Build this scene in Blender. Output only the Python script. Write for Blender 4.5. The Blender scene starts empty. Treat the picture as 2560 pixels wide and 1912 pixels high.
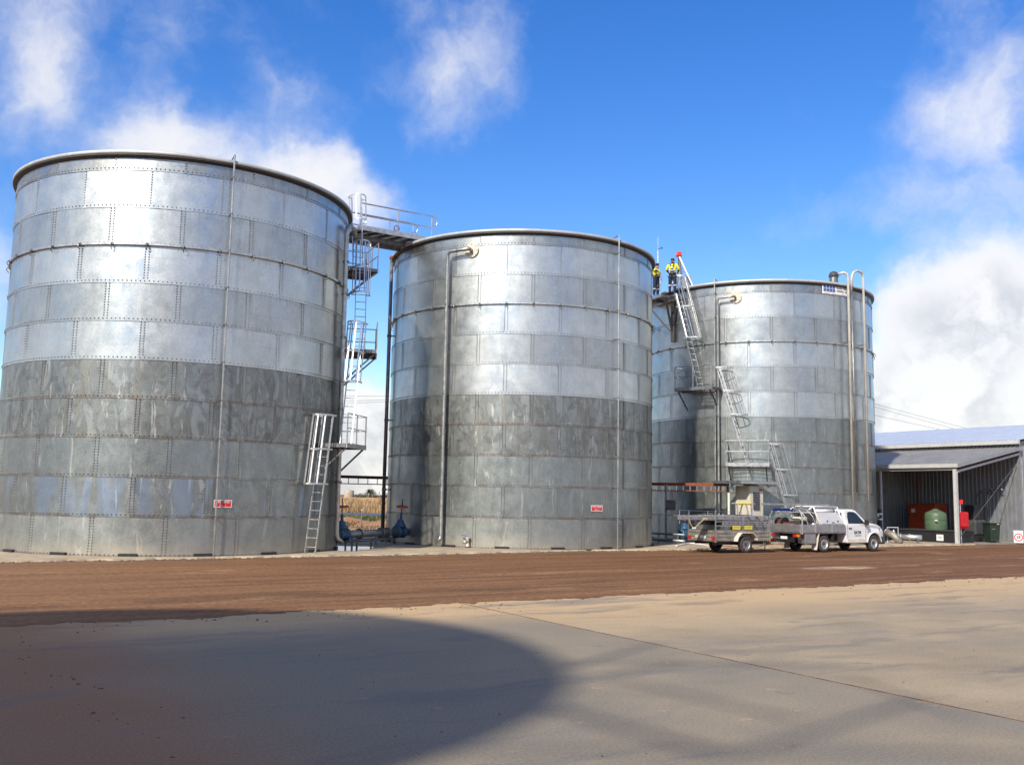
import bpy, math, random
import numpy as np
from mathutils import Vector, Matrix
random.seed(7); rng = np.random.default_rng(7)
scene = bpy.context.scene; COL = scene.collection
R_ = math.radians

# ------------------------------------------------------------------ camera
F_PX, PITCH, ROLL, CAMH = 2420.0, 0.117477, 0.018212, 1.98557   # photo is 2560 x 1912
_F = np.array([0, math.cos(PITCH), math.sin(PITCH)]); _R0 = np.array([1., 0, 0]); _U0 = np.cross(_R0, _F)
_R = math.cos(ROLL)*_R0 + math.sin(ROLL)*_U0; _U = -math.sin(ROLL)*_R0 + math.cos(ROLL)*_U0
_O = np.array([0, 0, CAMH])
cam = bpy.data.cameras.new('camera'); cam_o = bpy.data.objects.new('camera', cam); COL.objects.link(cam_o)
cam.sensor_width = 36; cam.lens = F_PX/2560*36; cam.clip_end = 6000; cam.clip_start = 0.1
M = Matrix.Identity(4)
for i in range(3):
    M[i][0] = _R[i]; M[i][1] = _U[i]; M[i][2] = -_F[i]; M[i][3] = _O[i]
cam_o.matrix_world = M; scene.camera = cam_o
def RAY(x, y):
    d = (x-1280)/F_PX*_R - (y-956)/F_PX*_U + _F
    return d/np.linalg.norm(d)
def G(x, y, z=0.0):                       # photo pixel -> point on a horizontal plane
    d = RAY(x, y); return _O + d*(z-CAMH)/d[2]
def ATY(x, y, Y):                         # photo pixel -> point at depth Y
    d = RAY(x, y); return _O + d*Y/d[1]
TANKS = [(-12.1486, 35.3361, 5.82), (0.4265, 43.5359, 5.84), (13.117, 51.4464, 5.83)]
def CYL(i, x, y, dr=0.0):                 # photo pixel -> point on a tank wall, angle in degrees
    cx, cy, r = TANKS[i]; r += dr; d = RAY(x, y)
    a = d[0]**2+d[1]**2; b = -(d[0]*cx+d[1]*cy); c = cx*cx+cy*cy-r*r
    t = (-b-math.sqrt(max(b*b-a*c, 0)))/a; P = _O+t*d
    return P, math.degrees(math.atan2(P[1]-cy, P[0]-cx))
def TP(i, ang, r, z):                     # point by tank angle, extra radius, height
    cx, cy, R = TANKS[i]; a = R_(ang); return np.array([cx+(R+r)*math.cos(a), cy+(R+r)*math.sin(a), z])

# ------------------------------------------------------------------ light
SUN_AZ, SUN_EL = R_(62), R_(38)           # direction the light travels (from +X), elevation
sd = Vector((math.cos(SUN_EL)*math.cos(SUN_AZ), math.cos(SUN_EL)*math.sin(SUN_AZ), -math.sin(SUN_EL)))
sl = bpy.data.lights.new('sun', 'SUN'); sl.energy = 4.0; sl.angle = R_(1.4); sl.color = (1.0, .93, .82)
so = bpy.data.objects.new('sun', sl); COL.objects.link(so); so.rotation_euler = sd.to_track_quat('-Z', 'Y').to_euler()
scene.view_settings.view_transform = 'Standard'; scene.view_settings.look = 'None'
scene.view_settings.gamma = 1; scene.view_settings.use_curve_mapping = False
scene.view_settings.exposure = 0.45
scene.render.engine = 'CYCLES'
scene.cycles.max_bounces = 6; scene.cycles.diffuse_bounces = 3; scene.cycles.glossy_bounces = 4; scene.cycles.caustics_reflective = False; scene.cycles.caustics_refractive = False
scene.render.resolution_x = 1024; scene.render.resolution_y = 764

world = bpy.data.worlds.new('World'); scene.world = world; world.use_nodes = True
wt = world.node_tree; wt.nodes.clear()
class NT:
    """small helper to write node trees"""
    def __init__(s, tree): s.t = tree
    def n(s, typ, **kw):
        nd = s.t.nodes.new(typ); ins = kw.pop('ins', {})
        for k, v in kw.items(): setattr(nd, k, v)
        for k, v in ins.items(): s.set(nd, k, v)
        return nd
    def set(s, nd, k, v):
        sock = nd.inputs[k]
        if isinstance(v, bpy.types.NodeSocket): s.t.links.new(v, sock)
        elif isinstance(v, bpy.types.Node): s.t.links.new(v.outputs[0], sock)
        else: sock.default_value = v
    def math(s, op, a, b=0.0, c=0.0, clamp=False):
        nd = s.t.nodes.new('ShaderNodeMath'); nd.operation = op; nd.use_clamp = clamp
        s.set(nd, 0, a); s.set(nd, 1, b); s.set(nd, 2, c); return nd.outputs[0]
    def vm(s, op, a, b=(0, 0, 0)):
        nd = s.t.nodes.new('ShaderNodeVectorMath'); nd.operation = op
        s.set(nd, 0, a)
        if op == 'SCALE': s.set(nd, 'Scale', b)
        elif op not in ('LENGTH', 'NORMALIZE'): s.set(nd, 1, b)
        return nd.outputs['Value'] if op in ('LENGTH', 'DOT_PRODUCT') else nd.outputs[0]
    def noise(s, vec, scale, detail=4, rough=.55, dist=0.0, out='Fac'):
        nd = s.n('ShaderNodeTexNoise', ins={'Vector': vec, 'Scale': scale, 'Detail': detail, 'Roughness': rough, 'Distortion': dist})
        return nd.outputs[out]
    def mapr(s, v, a, b, c=0.0, d=1.0, smooth=True):
        nd = s.t.nodes.new('ShaderNodeMapRange'); nd.interpolation_type = 'SMOOTHSTEP' if smooth else 'LINEAR'
        s.set(nd, 'Value', v); nd.inputs['From Min'].default_value = a; nd.inputs['From Max'].default_value = b
        nd.inputs['To Min'].default_value = c; nd.inputs['To Max'].default_value = d
        return nd.outputs[0]
    def mix(s, f, a, b, blend='MIX'):
        nd = s.t.nodes.new('ShaderNodeMix'); nd.data_type = 'RGBA'; nd.blend_type = blend
        s.set(nd, 0, f)
        for k, v in ((6, a), (7, b)):
            if isinstance(v, tuple) and len(v) == 3: v = (*v, 1)
            s.set(nd, k, v)
        return nd.outputs[2]
w = NT(wt)
sky = w.n('ShaderNodeTexSky', sky_type='NISHITA', sun_disc=False, sun_elevation=SUN_EL,
          sun_rotation=math.atan2(-sd.x, -sd.y), altitude=100, air_density=1.15, dust_density=.25, ozone_density=3.0)
geo = w.n('ShaderNodeTexCoord'); DIR = geo.outputs['Generated']
skyc = w.n('ShaderNodeHueSaturation', ins={'Saturation': 1.37, 'Value': 1.20, 'Color': sky.outputs[0], 'Hue': .516})
# clouds: soft masses at fixed bearings of the sky, frayed by noise; further masses go on round the sky
warp = w.vm('SUBTRACT', w.noise(DIR, 7.5, 5, .6, out='Color'), (.5, .5, .5))
wdir = w.vm('ADD', DIR, w.vm('SCALE', warp, .10))
CLOUDS = [  # photo x, y, half width, half height (photo px), weight
 (90, 90, 240, 170, .50), (60, 360, 150, 170, .24), (-60, 690, 170, 170, .60),
 (620, 60, 340, 120, .24), (400, 290, 100, 170, .42), (540, 410, 310, 100, .78), (820, 480, 170, 110, .58), (960, 550, 110, 80, .40), (720, 250, 170, 50, .36),
 (1130, 140, 210, 150, .42), (1180, 240, 170, 110, .28),
 (2480, 120, 260, 230, .40), (2430, 390, 260, 220, .36), (2060, 540, 300, 60, .22), (2480, 560, 240, 110, .34),
 (2450, 810, 280, 160, 1.6), (2250, 1000, 280, 100, 1.3),
 (950, 1090, 420, 130, 1.1), (1700, 1160, 700, 100, 1.1), (300, 1180, 700, 90, 1.0)]
dens = None
def sky_blob(c, e1, e2, s1, s2, wgt):
    global dens
    rot = Matrix((e1, e2, c)).transposed().to_euler()
    mp = w.n('ShaderNodeMapping', vector_type='TEXTURE', ins={'Vector': wdir, 'Location': tuple(c), 'Rotation': tuple(rot), 'Scale': (s1, s2, .9)})
    g = w.mapr(w.vm('LENGTH', mp.outputs[0]), 1.1, .1, 0, wgt)
    dens = g if dens is None else w.math('ADD', dens, g)
for (x, y, hw, hh, wg) in CLOUDS:
    c = Vector(RAY(x, y)); e1 = Vector((c.y, -c.x, 0)).normalized(); e2 = c.cross(e1)*-1
    k = F_PX*math.sqrt(1+((x-1280)**2+(y-956)**2)/F_PX**2)
    sky_blob(c, e1, e2, hw*1.35/k, hh*1.35/k, wg)
# the rest of the sky: the same kind of broken cumulus all round, closing up towards the horizon
sep = w.n('ShaderNodeSeparateXYZ', ins={'Vector': DIR})
flat = w.n('ShaderNodeMapping', ins={'Vector': wdir, 'Scale': (1, 1, 1.9)})
away = w.mapr(w.vm('DOT_PRODUCT', DIR, tuple(_F)), .80, .62, 0, 1)
low = w.mapr(sep.outputs[2], .13, .02, 0, .9)
rest = w.math('MULTIPLY', w.math('ADD', 0.0, w.mapr(w.noise(flat.outputs[0], 2.3, 2, .5), .40, .58, 0, .85)), away)
dens = w.math('ADD', w.math('ADD', dens, rest), low)
fbm = w.noise(wdir, 10.5, 6, .6)
d2 = w.math('ADD', dens, w.math('MULTIPLY', w.math('SUBTRACT', fbm, .5), 1.05))
cov = w.mapr(d2, .14, 1.05, 0, .93)
base_grey = w.math('MULTIPLY', w.mapr(d2, .85, 1.6, 0, .85), w.mapr(fbm, .60, .42, 0, 1))
ccol = w.mix(base_grey, (6.4, 6.3, 6.25), (4.0, 4.05, 4.4))
thin = w.mix(w.mapr(cov, .15, .8, 0, 1), (5.1, 5.25, 5.9), ccol)
final = w.mix(cov, skyc.outputs[0], thin)
bg = w.n('ShaderNodeBackground', ins={'Color': final, 'Strength': 0.115})
wo = w.n('ShaderNodeOutputWorld', ins={'Surface': bg.outputs[0]})

# ------------------------------------------------------------------ materials
def newmat(name):
    m = bpy.data.materials.new(name); m.use_nodes = True; t = NT(m.node_tree)
    p = m.node_tree.nodes['Principled BSDF']
    return m, t, p
def rgb(c): return (*c, 1) if len(c) == 3 else c
def pm(name, col, rough=.55, metal=0.0, var=.18, scale=4.0, col2=None, stretch=(1, 1, 1), bump=0.0, bscale=30.0, rand=True, spec=.5, coat=0.0):
    """plain procedural surface: two tones broken up by noise, a little different on every object"""
    m, t, p = newmat(name)
    tc = t.n('ShaderNodeTexCoord'); oi = t.n('ShaderNodeObjectInfo')
    v = t.n('ShaderNodeMapping', ins={'Vector': tc.outputs['Object'], 'Scale': stretch}).outputs[0]
    if rand: v = t.vm('ADD', v, t.vm('SCALE', oi.outputs['Random'], 37.0)) if False else t.n('ShaderNodeVectorMath', operation='ADD', ins={0: v, 1: t.n('ShaderNodeCombineXYZ', ins={0: t.math('MULTIPLY', oi.outputs['Random'], 37.0), 1: t.math('MULTIPLY', oi.outputs['Random'], 91.0)}).outputs[0]}).outputs[0]
    a = tuple(max(0, c*(1-var)) for c in col); b = tuple(min(1, c*(1+var)) for c in (col2 or col)) if not col2 else col2
    f = t.mapr(t.noise(v, scale, 5, .6), .3, .7)
    t.set(p, 'Base Color', t.mix(f, a, b))
    t.set(p, 'Roughness', t.mapr(t.noise(v, scale*2.3, 3), .3, .7, max(.04, rough-.1), min(1, rough+.1)))
    p.inputs['Metallic'].default_value = metal; p.inputs['Specular IOR Level'].default_value = spec
    p.inputs['Coat Weight'].default_value = coat
    if bump:
        b_ = t.n('ShaderNodeBump', ins={'Height': t.noise(v, bscale, 4), 'Strength': bump, 'Distance': .01}); t.set(p, 'Normal', b_.outputs[0])
    return m
def galv(name, c1, c2, r0, r1, streak=0.0, streak_col=(.3, .28, .25), pale=0.0, rust=0.0, metal=.95, dust=0.0, blue=0.0, plate_var=.06, blotch=0.0):
    m, t, p = newmat(name)
    tc = t.n('ShaderNodeTexCoord'); oi = t.n('ShaderNodeObjectInfo'); rnd = oi.outputs['Random']
    off = t.n('ShaderNodeCombineXYZ', ins={0: t.math('MULTIPLY', rnd, 53.0), 1: t.math('MULTIPLY', rnd, 117.0), 2: t.math('MULTIPLY', rnd, 29.0)}).outputs[0]
    v = t.vm('ADD', tc.outputs['Object'], off)
    uv = t.n('ShaderNodeSeparateXYZ', ins={'Vector': tc.outputs['UV']})
    # spangle
    vo = t.n('ShaderNodeTexVoronoi', ins={'Vector': v, 'Scale': 26.0}); vsp = t.n('ShaderNodeSeparateColor', ins={'Color': vo.outputs['Color']}).outputs[0]
    fine = t.noise(v, 60, 3, .7)
    f = t.math('ADD', t.math('MULTIPLY', t.noise(v, 1.4, 5, .6), .7), t.math('MULTIPLY', vsp, .18))
    f = t.math('ADD', f, t.math('MULTIPLY', fine, .12))
    col = t.mix(t.mapr(f, .28, .72), c1, c2)
    # each plate came from its own coil
    hv = t.n('ShaderNodeHueSaturation', ins={'Color': col, 'Value': t.mapr(rnd, 0, 1, 1-plate_var, 1+plate_var, False)})
    col = hv.outputs[0]
    sv = t.n('ShaderNodeMapping', ins={'Vector': v, 'Scale': (2.6, 2.6, .32)}).outputs[0]
    s_ = t.noise(sv, 1.5, 6, .62, .6)
    rough = t.mapr(t.math('ADD', t.math('MULTIPLY', t.noise(v, 2.2, 4), .94), t.math('MULTIPLY', vsp, .06)), .3, .7, r0, r1)
    rough = t.math('ADD', rough, t.mapr(rnd, 0, 1, -.02, .025, False))
    if streak:
        k = t.math('MULTIPLY', t.mapr(s_, .52, .60), streak)
        col = t.mix(k, col, streak_col); rough = t.math('ADD', rough, t.math('MULTIPLY', k, .15))
        k3 = t.math('MULTIPLY', t.mapr(t.noise(v, 1.9, 5, .6, 1.2), .53, .60), streak*.7)
        col = t.mix(k3, col, tuple(c*.72 for c in streak_col))
    if blotch:   # old water marks: irregular patches with darker outlines
        bn = t.noise(t.n('ShaderNodeMapping', ins={'Vector': v, 'Scale': (1.5, 1.5, .65)}).outputs[0], 1.2, 5, .55, .8)
        col = t.mix(t.math('MULTIPLY', t.mapr(bn, .485, .505), blotch*.55), col, tuple(c*.66 for c in c1))
        col = t.mix(t.math('MULTIPLY', t.mapr(bn, .60, .63), blotch*.7), col, tuple(min(1, c*1.30) for c in c2))
        ln = t.math('MULTIPLY', t.mapr(bn, .48, .495), t.mapr(bn, .515, .50)); col = t.mix(t.math('MULTIPLY', ln, blotch*.5), col, tuple(c*.45 for c in c1))
    if blue:
        kb = t.math('MULTIPLY', t.mapr(t.noise(t.n('ShaderNodeMapping', ins={'Vector': v, 'Scale': (1.1, 1.1, .25)}).outputs[0], 1.2, 3, .5, .4), .50, .58), blue)
        col = t.mix(kb, col, (.30, .37, .47))
        rough = t.math('SUBTRACT', rough, t.math('MULTIPLY', kb, .06))
    if pale:
        k = t.math('MULTIPLY', t.mapr(t.noise(t.n('ShaderNodeMapping', ins={'Vector': v, 'Scale': (3.4, 3.4, .55)}).outputs[0], 1.3, 5, .6, .8), .60, .66), pale)
        col = t.mix(k, col, (.58, .56, .51)); rough = t.math('ADD', rough, t.math('MULTIPLY', k, .2))
    # run marks from the upper joint, faint horizontal handling marks
    top = t.math('MULTIPLY', t.mapr(uv.outputs[1], .55, 1.0), t.mapr(t.noise(t.n('ShaderNodeMapping', ins={'Vector': v, 'Scale': (14, 14, .25)}).outputs[0], 1.0, 3), .5, .66))
    col = t.mix(t.math('MULTIPLY', top, .28), col, (.24, .23, .21))
    hz = t.mapr(t.noise(t.n('ShaderNodeMapping', ins={'Vector': v, 'Scale': (.5, .5, 9)}).outputs[0], 1.0, 3), .62, .72)
    col = t.mix(t.math('MULTIPLY', hz, .16), col, (.33, .33, .32))
    if rust:
        k = t.math('MULTIPLY', t.mapr(uv.outputs[1], .055, .01), t.mapr(t.noise(v, 3.0, 4), .42, .58, 0, rust))
        col = t.mix(k, col, (.22, .10, .035))
    if dust:
        k = t.math('MULTIPLY', t.mapr(uv.outputs[1], .55, .0), t.mapr(t.noise(v, 1.7, 4), .3, .7, dust*.5, dust))
        col = t.mix(k, col, (.50, .40, .27)); rough = t.math('ADD', rough, t.math('MULTIPLY', k, .25))
    t.set(p, 'Base Color', col); t.set(p, 'Roughness', rough); p.inputs['Metallic'].default_value = metal
    bump = t.n('ShaderNodeBump', ins={'Height': t.noise(v, .9, 2, .4), 'Strength': .16, 'Distance': .02})
    bump2 = t.n('ShaderNodeBump', ins={'Height': vsp, 'Strength': .05, 'Distance': .004, 'Normal': bump.outputs[0]})
    t.set(p, 'Normal', bump2.outputs[0])
    return m
MT = {}
MT['galv_new'] = galv('galvanised_bright', (.47, .49, .475), (.60, .62, .60), .31, .40, streak=.12, streak_col=(.41, .41, .385), plate_var=.05)
MT['galv_mid'] = galv('galvanised_grey', (.40, .42, .405), (.52, .535, .515), .32, .41, streak=.20, streak_col=(.35, .35, .325), plate_var=.07)
MT['galv_top'] = galv('galvanised_top', (.31, .325, .315), (.43, .445, .43), .32, .42, streak=.40, streak_col=(.30, .29, .265))
MT['galv_stain'] = galv('galvanised_stained', (.235, .25, .238), (.325, .34, .322), .36, .46, streak=.60, streak_col=(.19, .185, .16), pale=.50, rust=.40, metal=.85, blotch=.6)
MT['galv_old'] = galv('galvanised_old', (.25, .275, .265), (.345, .37, .355), .33, .44, streak=.25, streak_col=(.25, .25, .225), pale=.42, rust=.40, metal=.88, blotch=.22)
MT['galv_blue'] = galv('galvanised_bluish', (.255, .28, .275), (.345, .37, .36), .31, .42, streak=.42, streak_col=(.25, .25, .225), pale=.55, rust=.5, blue=.65, metal=.88, blotch=.3)
MT['galv_base'] = galv('galvanised_base', (.28, .30, .28), (.385, .40, .375), .37, .48, streak=.2, pale=.35, rust=.5, metal=.80, dust=.50, blotch=.15)
MT['bolt'] = pm('bolt_dark', (.20, .195, .185), .5, .7, .35, 2.0)
MT['rim'] = pm('rim_galvanised', (.46, .47, .46), .5, .25, .12, 2.0)
MT['steel'] = pm('galvanised_steel', (.48, .49, .49), .40, .9, .18, 6.0)
MT['steel_dark'] = pm('weathered_steel', (.20, .20, .20), .5, .8, .25, 5.0)
MT['alu'] = pm('mill_aluminium', (.60, .60, .59), .42, .8, .10, 7.0)
MT['alu_dull'] = pm('dull_aluminium', (.40, .385, .385), .50, .8, .16, 5.0)
MT['box_alu'] = pm('brushed_box_aluminium', (.56, .535, .51), .5, .3, .06, 5.0)
MT['pipe_zinc'] = pm('zinc_pipe', (.44, .43, .39), .38, .85, .18, 3.0)
MT['pipe_beige'] = pm('beige_pipe', (.62, .58, .50), .45, .25, .12, 2.0)
MT['pipe_grey'] = pm('grey_pipe', (.25, .26, .26), .45, .7, .22, 2.5)
MT['flange'] = pm('cream_flange', (.60, .53, .42), .55, .2, .12, 6.0)
MT['valve_blue'] = pm('valve_blue', (.03, .085, .15), .45, 0, .25, 8.0)
MT['wheel_red'] = pm('handwheel_orange', (.55, .10, .045), .5, 0, .2, 8.0)
MT['red'] = pm('sign_red', (.62, .025, .025), .4, 0, .08, 5.0)
MT['white'] = pm('white_vinyl', (.78, .78, .76), .45, 0, .05, 5.0)
MT['white_paint'] = pm('white_car_paint', (.72, .72, .70), .22, 0, .05, 2.0, coat=.6)
MT['dusty_white'] = pm('dusty_white_paint', (.62, .57, .49), .45, 0, .12, 3.0)
MT['black'] = pm('black_plastic', (.018, .018, .02), .5, 0, .25, 6.0)
MT['rubber'] = pm('tyre_rubber', (.028, .025, .022), .8, 0, .3, 12.0, col2=(.085, .065, .05))
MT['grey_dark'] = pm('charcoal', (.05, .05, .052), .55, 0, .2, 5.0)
MT['cream'] = pm('cream_powder_coat', (.60, .55, .43), .45, 0, .06, 3.0)
MT['rust_red'] = pm('red_oxide', (.17, .045, .03), .6, 0, .3, 5.0)
MT['orange'] = pm('orange_paint', (.24, .062, .027), .5, 0, .2, 4.0)
MT['genset'] = pm('genset_orange', (.38, .06, .022), .45, 0, .15, 4.0)
MT['green_poly'] = pm('green_poly', (.085, .135, .075), .5, 0, .10, 4.0)
MT['bin_green'] = pm('bin_green', (.018, .035, .022), .5, 0, .2, 5.0)
MT['fire_red'] = pm('fire_red', (.42, .010, .015), .4, 0, .08, 5.0)
MT['blue'] = pm('blue_tarp', (.04, .10, .38), .6, 0, .2, 6.0)
MT['blue_ink'] = pm('blue_ink', (.02, .03, .12), .5, 0, .1, 6.0)
MT['blue_pale'] = pm('blue_print', (.26, .33, .58), .5, 0, .1, 6.0)
MT['grey_ink'] = pm('grey_ink', (.20, .19, .18), .5, 0, .1, 6.0)
MT['yellow'] = pm('yellow_paint', (.70, .55, .02), .5, 0, .08, 5.0)
MT['hivis'] = pm('hi_vis_cotton', (.80, .74, .03), .8, 0, .10, 9.0)
MT['navy'] = pm('navy_drill', (.012, .016, .035), .8, 0, .25, 9.0)
MT['skin'] = pm('skin', (.42, .22, .15), .55, 0, .10, 9.0)
MT['hair'] = pm('dark_hair', (.018, .012, .010), .5, 0, .3, 20.0)
MT['boot'] = pm('blue_boot_cover', (.03, .07, .26), .6, 0, .2, 9.0)
MT['tape'] = pm('reflective_tape', (.60, .60, .58), .35, .3, .1, 9.0)
MT['wood'] = pm('grey_timber', (.20, .155, .115), .8, 0, .3, 3.0, stretch=(1, 1, 6))
MT['rope'] = pm('yellow_rope', (.48, .40, .20), .8, 0, .2, 30.0)
MT['lamp_red'] = pm('lamp_red', (.40, .02, .015), .25, 0, .1, 9.0)
MT['lamp_amber'] = pm('lamp_amber', (.55, .20, .02), .25, 0, .1, 9.0)
MT['lamp_clear'] = pm('lamp_clear', (.55, .58, .60), .12, .4, .1, 9.0)
MT['shed_wall'] = pm('shed_cladding', (.34, .35, .365), .42, .55, .08, 1.5)
MT['shed_roof'] = pm('shed_roof_zincalume', (.62, .67, .74), .40, .55, .06, 1.0)
MT['shed_white'] = pm('shed_white_trim', (.50, .50, .475), .5, 0, .08, 3.0)
MT['concrete_new'] = pm('pale_concrete', (.27, .235, .19), .85, 0, .15, 1.2, bump=.2)
def glass_mat():
    m, t, p = newmat('dark_window_glass')
    tc = t.n('ShaderNodeTexCoord')
    t.set(p, 'Base Color', t.mix(t.noise(tc.outputs['Object'], 3), (.012, .014, .016), (.03, .034, .036)))
    p.inputs['Roughness'].default_value = .06; p.inputs['Specular IOR Level'].default_value = .5
    return m
MT['glass'] = glass_mat()

# ------------------------------------------------------------------ mesh builder and object bookkeeping
def nrm(a): a = np.asarray(a, float); return a/(np.linalg.norm(a)+1e-12)
def lerp(a, b, t): return np.asarray(a, float)*(1-t)+np.asarray(b, float)*t
class MB:
    def __init__(s): s.v = []; s.f = []
    def add(s, V, Fc):
        o = len(s.v); s.v.extend([tuple(map(float, q)) for q in V]); s.f.extend([tuple(i+o for i in f) for f in Fc]); return s
    BF = [(0, 3, 2, 1), (4, 5, 6, 7), (0, 1, 5, 4), (1, 2, 6, 5), (2, 3, 7, 6), (3, 0, 4, 7)]
    def box(s, c, size, rz=0.0, taper=1.0):
        hx, hy, hz = (q/2 for q in size); cr, sr = math.cos(rz), math.sin(rz); V = []
        for z, k in ((-hz, 1.0), (hz, taper)):
            for x, y in ((-hx, -hy), (hx, -hy), (hx, hy), (-hx, hy)):
                x *= k; y *= k; V.append((c[0]+x*cr-y*sr, c[1]+x*sr+y*cr, c[2]+z))
        return s.add(V, s.BF)
    def lohi(s, lo, hi): return s.box([(a+b)/2 for a, b in zip(lo, hi)], [b-a for a, b in zip(lo, hi)])
    def bar(s, p0, p1, wd, ht, up=(0, 0, 1)):
        p0 = np.asarray(p0, float); p1 = np.asarray(p1, float); d = nrm(p1-p0); up = np.asarray(up, float)
        if abs(d@up) > .98: up = np.array([1., 0, 0])
        x = nrm(np.cross(d, up)); y = np.cross(x, d); V = []
        for p in (p0, p1):
            for a, b in ((-1, -1), (1, -1), (1, 1), (-1, 1)): V.append(p+x*a*wd/2+y*b*ht/2)
        return s.add(V, s.BF)
    def tube(s, pts, r, n=8, cap=True):
        P = [np.asarray(q, float) for q in pts]; V = []; m = len(P); ref = None
        rr = r if hasattr(r, '__len__') else [r]*m
        for i in range(m):
            d = nrm((P[min(i+1, m-1)]-P[i])) if i == 0 else nrm(P[i]-P[i-1]) if i == m-1 else nrm(nrm(P[i+1]-P[i])+nrm(P[i]-P[i-1]))
            if ref is None:
                ref = np.array([0, 0, 1.]) if abs(d[2]) < .9 else np.array([1., 0, 0])
            x = nrm(np.cross(d, ref)); y = np.cross(x, d); ref = y
            k = 1.0
            if 0 < i < m-1:
                c = max(.35, math.sqrt(max(0, (1+nrm(P[i+1]-P[i])@nrm(P[i]-P[i-1]))/2))); k = 1/c if c > .8 else 1.0
            for j in range(n):
                a = 2*math.pi*j/n; V.append(P[i]+rr[i]*k*(x*math.cos(a)+y*math.sin(a)))
        Fc = [(i*n+j, i*n+(j+1) % n, (i+1)*n+(j+1) % n, (i+1)*n+j) for i in range(m-1) for j in range(n)]
        if cap: Fc += [tuple(reversed(range(n))), tuple((m-1)*n+j for j in range(n))]
        return s.add(V, Fc)
    def lathe(s, prof, c=(0, 0, 0), axis=(0, 0, 1), n=20, a0=0.0, a1=2*math.pi):
        ax = nrm(axis); ref = np.array([1., 0, 0]) if abs(ax[0]) < .9 else np.array([0, 1., 0])
        x = nrm(ref-ax*(ref@ax)); y = np.cross(ax, x); c = np.asarray(c, float)
        full = abs(a1-a0) > 6.28; k = n if full else n+1; V = []
        for (r, z) in prof:
            for j in range(k):
                a = a0+(a1-a0)*j/n; V.append(c+ax*z+r*(x*math.cos(a)+y*math.sin(a)))
        Fc = []
        for i in range(len(prof)-1):
            for j in range(n):
                j2 = (j+1) % k if full else j+1
                Fc.append((i*k+j, i*k+j2, (i+1)*k+j2, (i+1)*k+j))
        return s.add(V, Fc)
    def prism(s, poly, fn0, fn1):
        """poly of 2-d points mapped to two 3-d outlines and closed"""
        n = len(poly); V = [fn0(*q) for q in poly]+[fn1(*q) for q in poly]
        return s.add(V, [tuple(reversed(range(n))), tuple(range(n, 2*n))]+[(i, (i+1) % n, n+(i+1) % n, n+i) for i in range(n)])
    def ball(s, c, r, n=12, m=8, sc=(1, 1, 1)):
        prof = [(max(1e-4, math.sin(math.pi*i/m)), -math.cos(math.pi*i/m)) for i in range(m+1)]
        b = MB().lathe(prof, n=n); return s.add([(c[0]+q[0]*r*sc[0], c[1]+q[1]*r*sc[1], c[2]+q[2]*r*sc[2]) for q in b.v], b.f)
    def mesh(s, name, mat=None, smooth=False, off=(0, 0, 0)):
        me = bpy.data.meshes.new(name); o = np.asarray(off, float)
        me.from_pydata([tuple(np.asarray(q)-o) for q in s.v], [], s.f)
        if mat is not None: me.materials.append(MT[mat] if isinstance(mat, str) else mat)
        if smooth: me.shade_smooth() if hasattr(me, 'shade_smooth') else [setattr(q, 'use_smooth', True) for q in me.polygons]
        me.update(); return me
    def build(s, name, mat, parent=None, smooth=False, bevel=0.0, label=None):
        off = np.zeros(3); q = parent
        while q is not None:
            if q.get('_local'): off = np.zeros(3); break
            off = off+np.array(q.location); q = q.parent
        o = bpy.data.objects.new(name, s.mesh(name, mat, smooth, off)); COL.objects.link(o)
        if parent is not None: o.parent = parent
        if smooth == 'auto' or (smooth and bevel == 0): pass
        if bevel:
            b = o.modifiers.new('bevel', 'BEVEL'); b.width = bevel; b.segments = 2; b.limit_method = 'ANGLE'; b.angle_limit = R_(35)
        if label: o['label'] = label
        return o
def tag(o, label=None, cat=None, group=None, kind=None):
    if label: o['label'] = label
    if cat: o['category'] = cat
    if group: o['group'] = group
    if kind: o['kind'] = kind
    return o
def thing(name, loc, label, cat, group=None, rz=None):
    o = bpy.data.objects.new(name, None); COL.objects.link(o); o.location = tuple(map(float, loc)); o.empty_display_size = .3
    if rz is not None: o.rotation_euler = (0, 0, rz); o['_local'] = 1
    return tag(o, label, cat, group)
def inst(name, mesh, parent, rz=0.0, loc=(0, 0, 0), rot=None):
    o = bpy.data.objects.new(name, mesh); COL.objects.link(o); o.parent = parent; o.location = tuple(map(float, loc))
    o.rotation_euler = rot if rot is not None else (0, 0, rz); return o
def text_obj(name, s, size, mat, parent, origin, xdir, ydir, align='CENTER', offset=.004, bold=.0):
    cu = bpy.data.curves.new(name, 'FONT'); cu.body = s; cu.size = size; cu.align_x = align; cu.align_y = 'CENTER'; cu.offset = bold; cu.extrude = .001
    t = bpy.data.objects.new('tmp', cu); COL.objects.link(t)
    dg = bpy.context.evaluated_depsgraph_get(); me = bpy.data.meshes.new_from_object(t.evaluated_get(dg))
    bpy.data.objects.remove(t); me.name = name; me.materials.clear(); me.materials.append(MT[mat])
    x = nrm(xdir); z = nrm(np.cross(x, nrm(ydir))); y = np.cross(z, x); origin = np.asarray(origin, float)+z*offset
    off = np.zeros(3); q = parent
    while q is not None:
        if q.get('_local'): off = np.zeros(3); break
        off = off+np.array(q.location); q = q.parent
    for v in me.vertices:
        p = origin+x*v.co.x+y*v.co.y+z*v.co.z-off; v.co = tuple(p)
    o = bpy.data.objects.new(name, me); COL.objects.link(o); o.parent = parent
    return o
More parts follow.
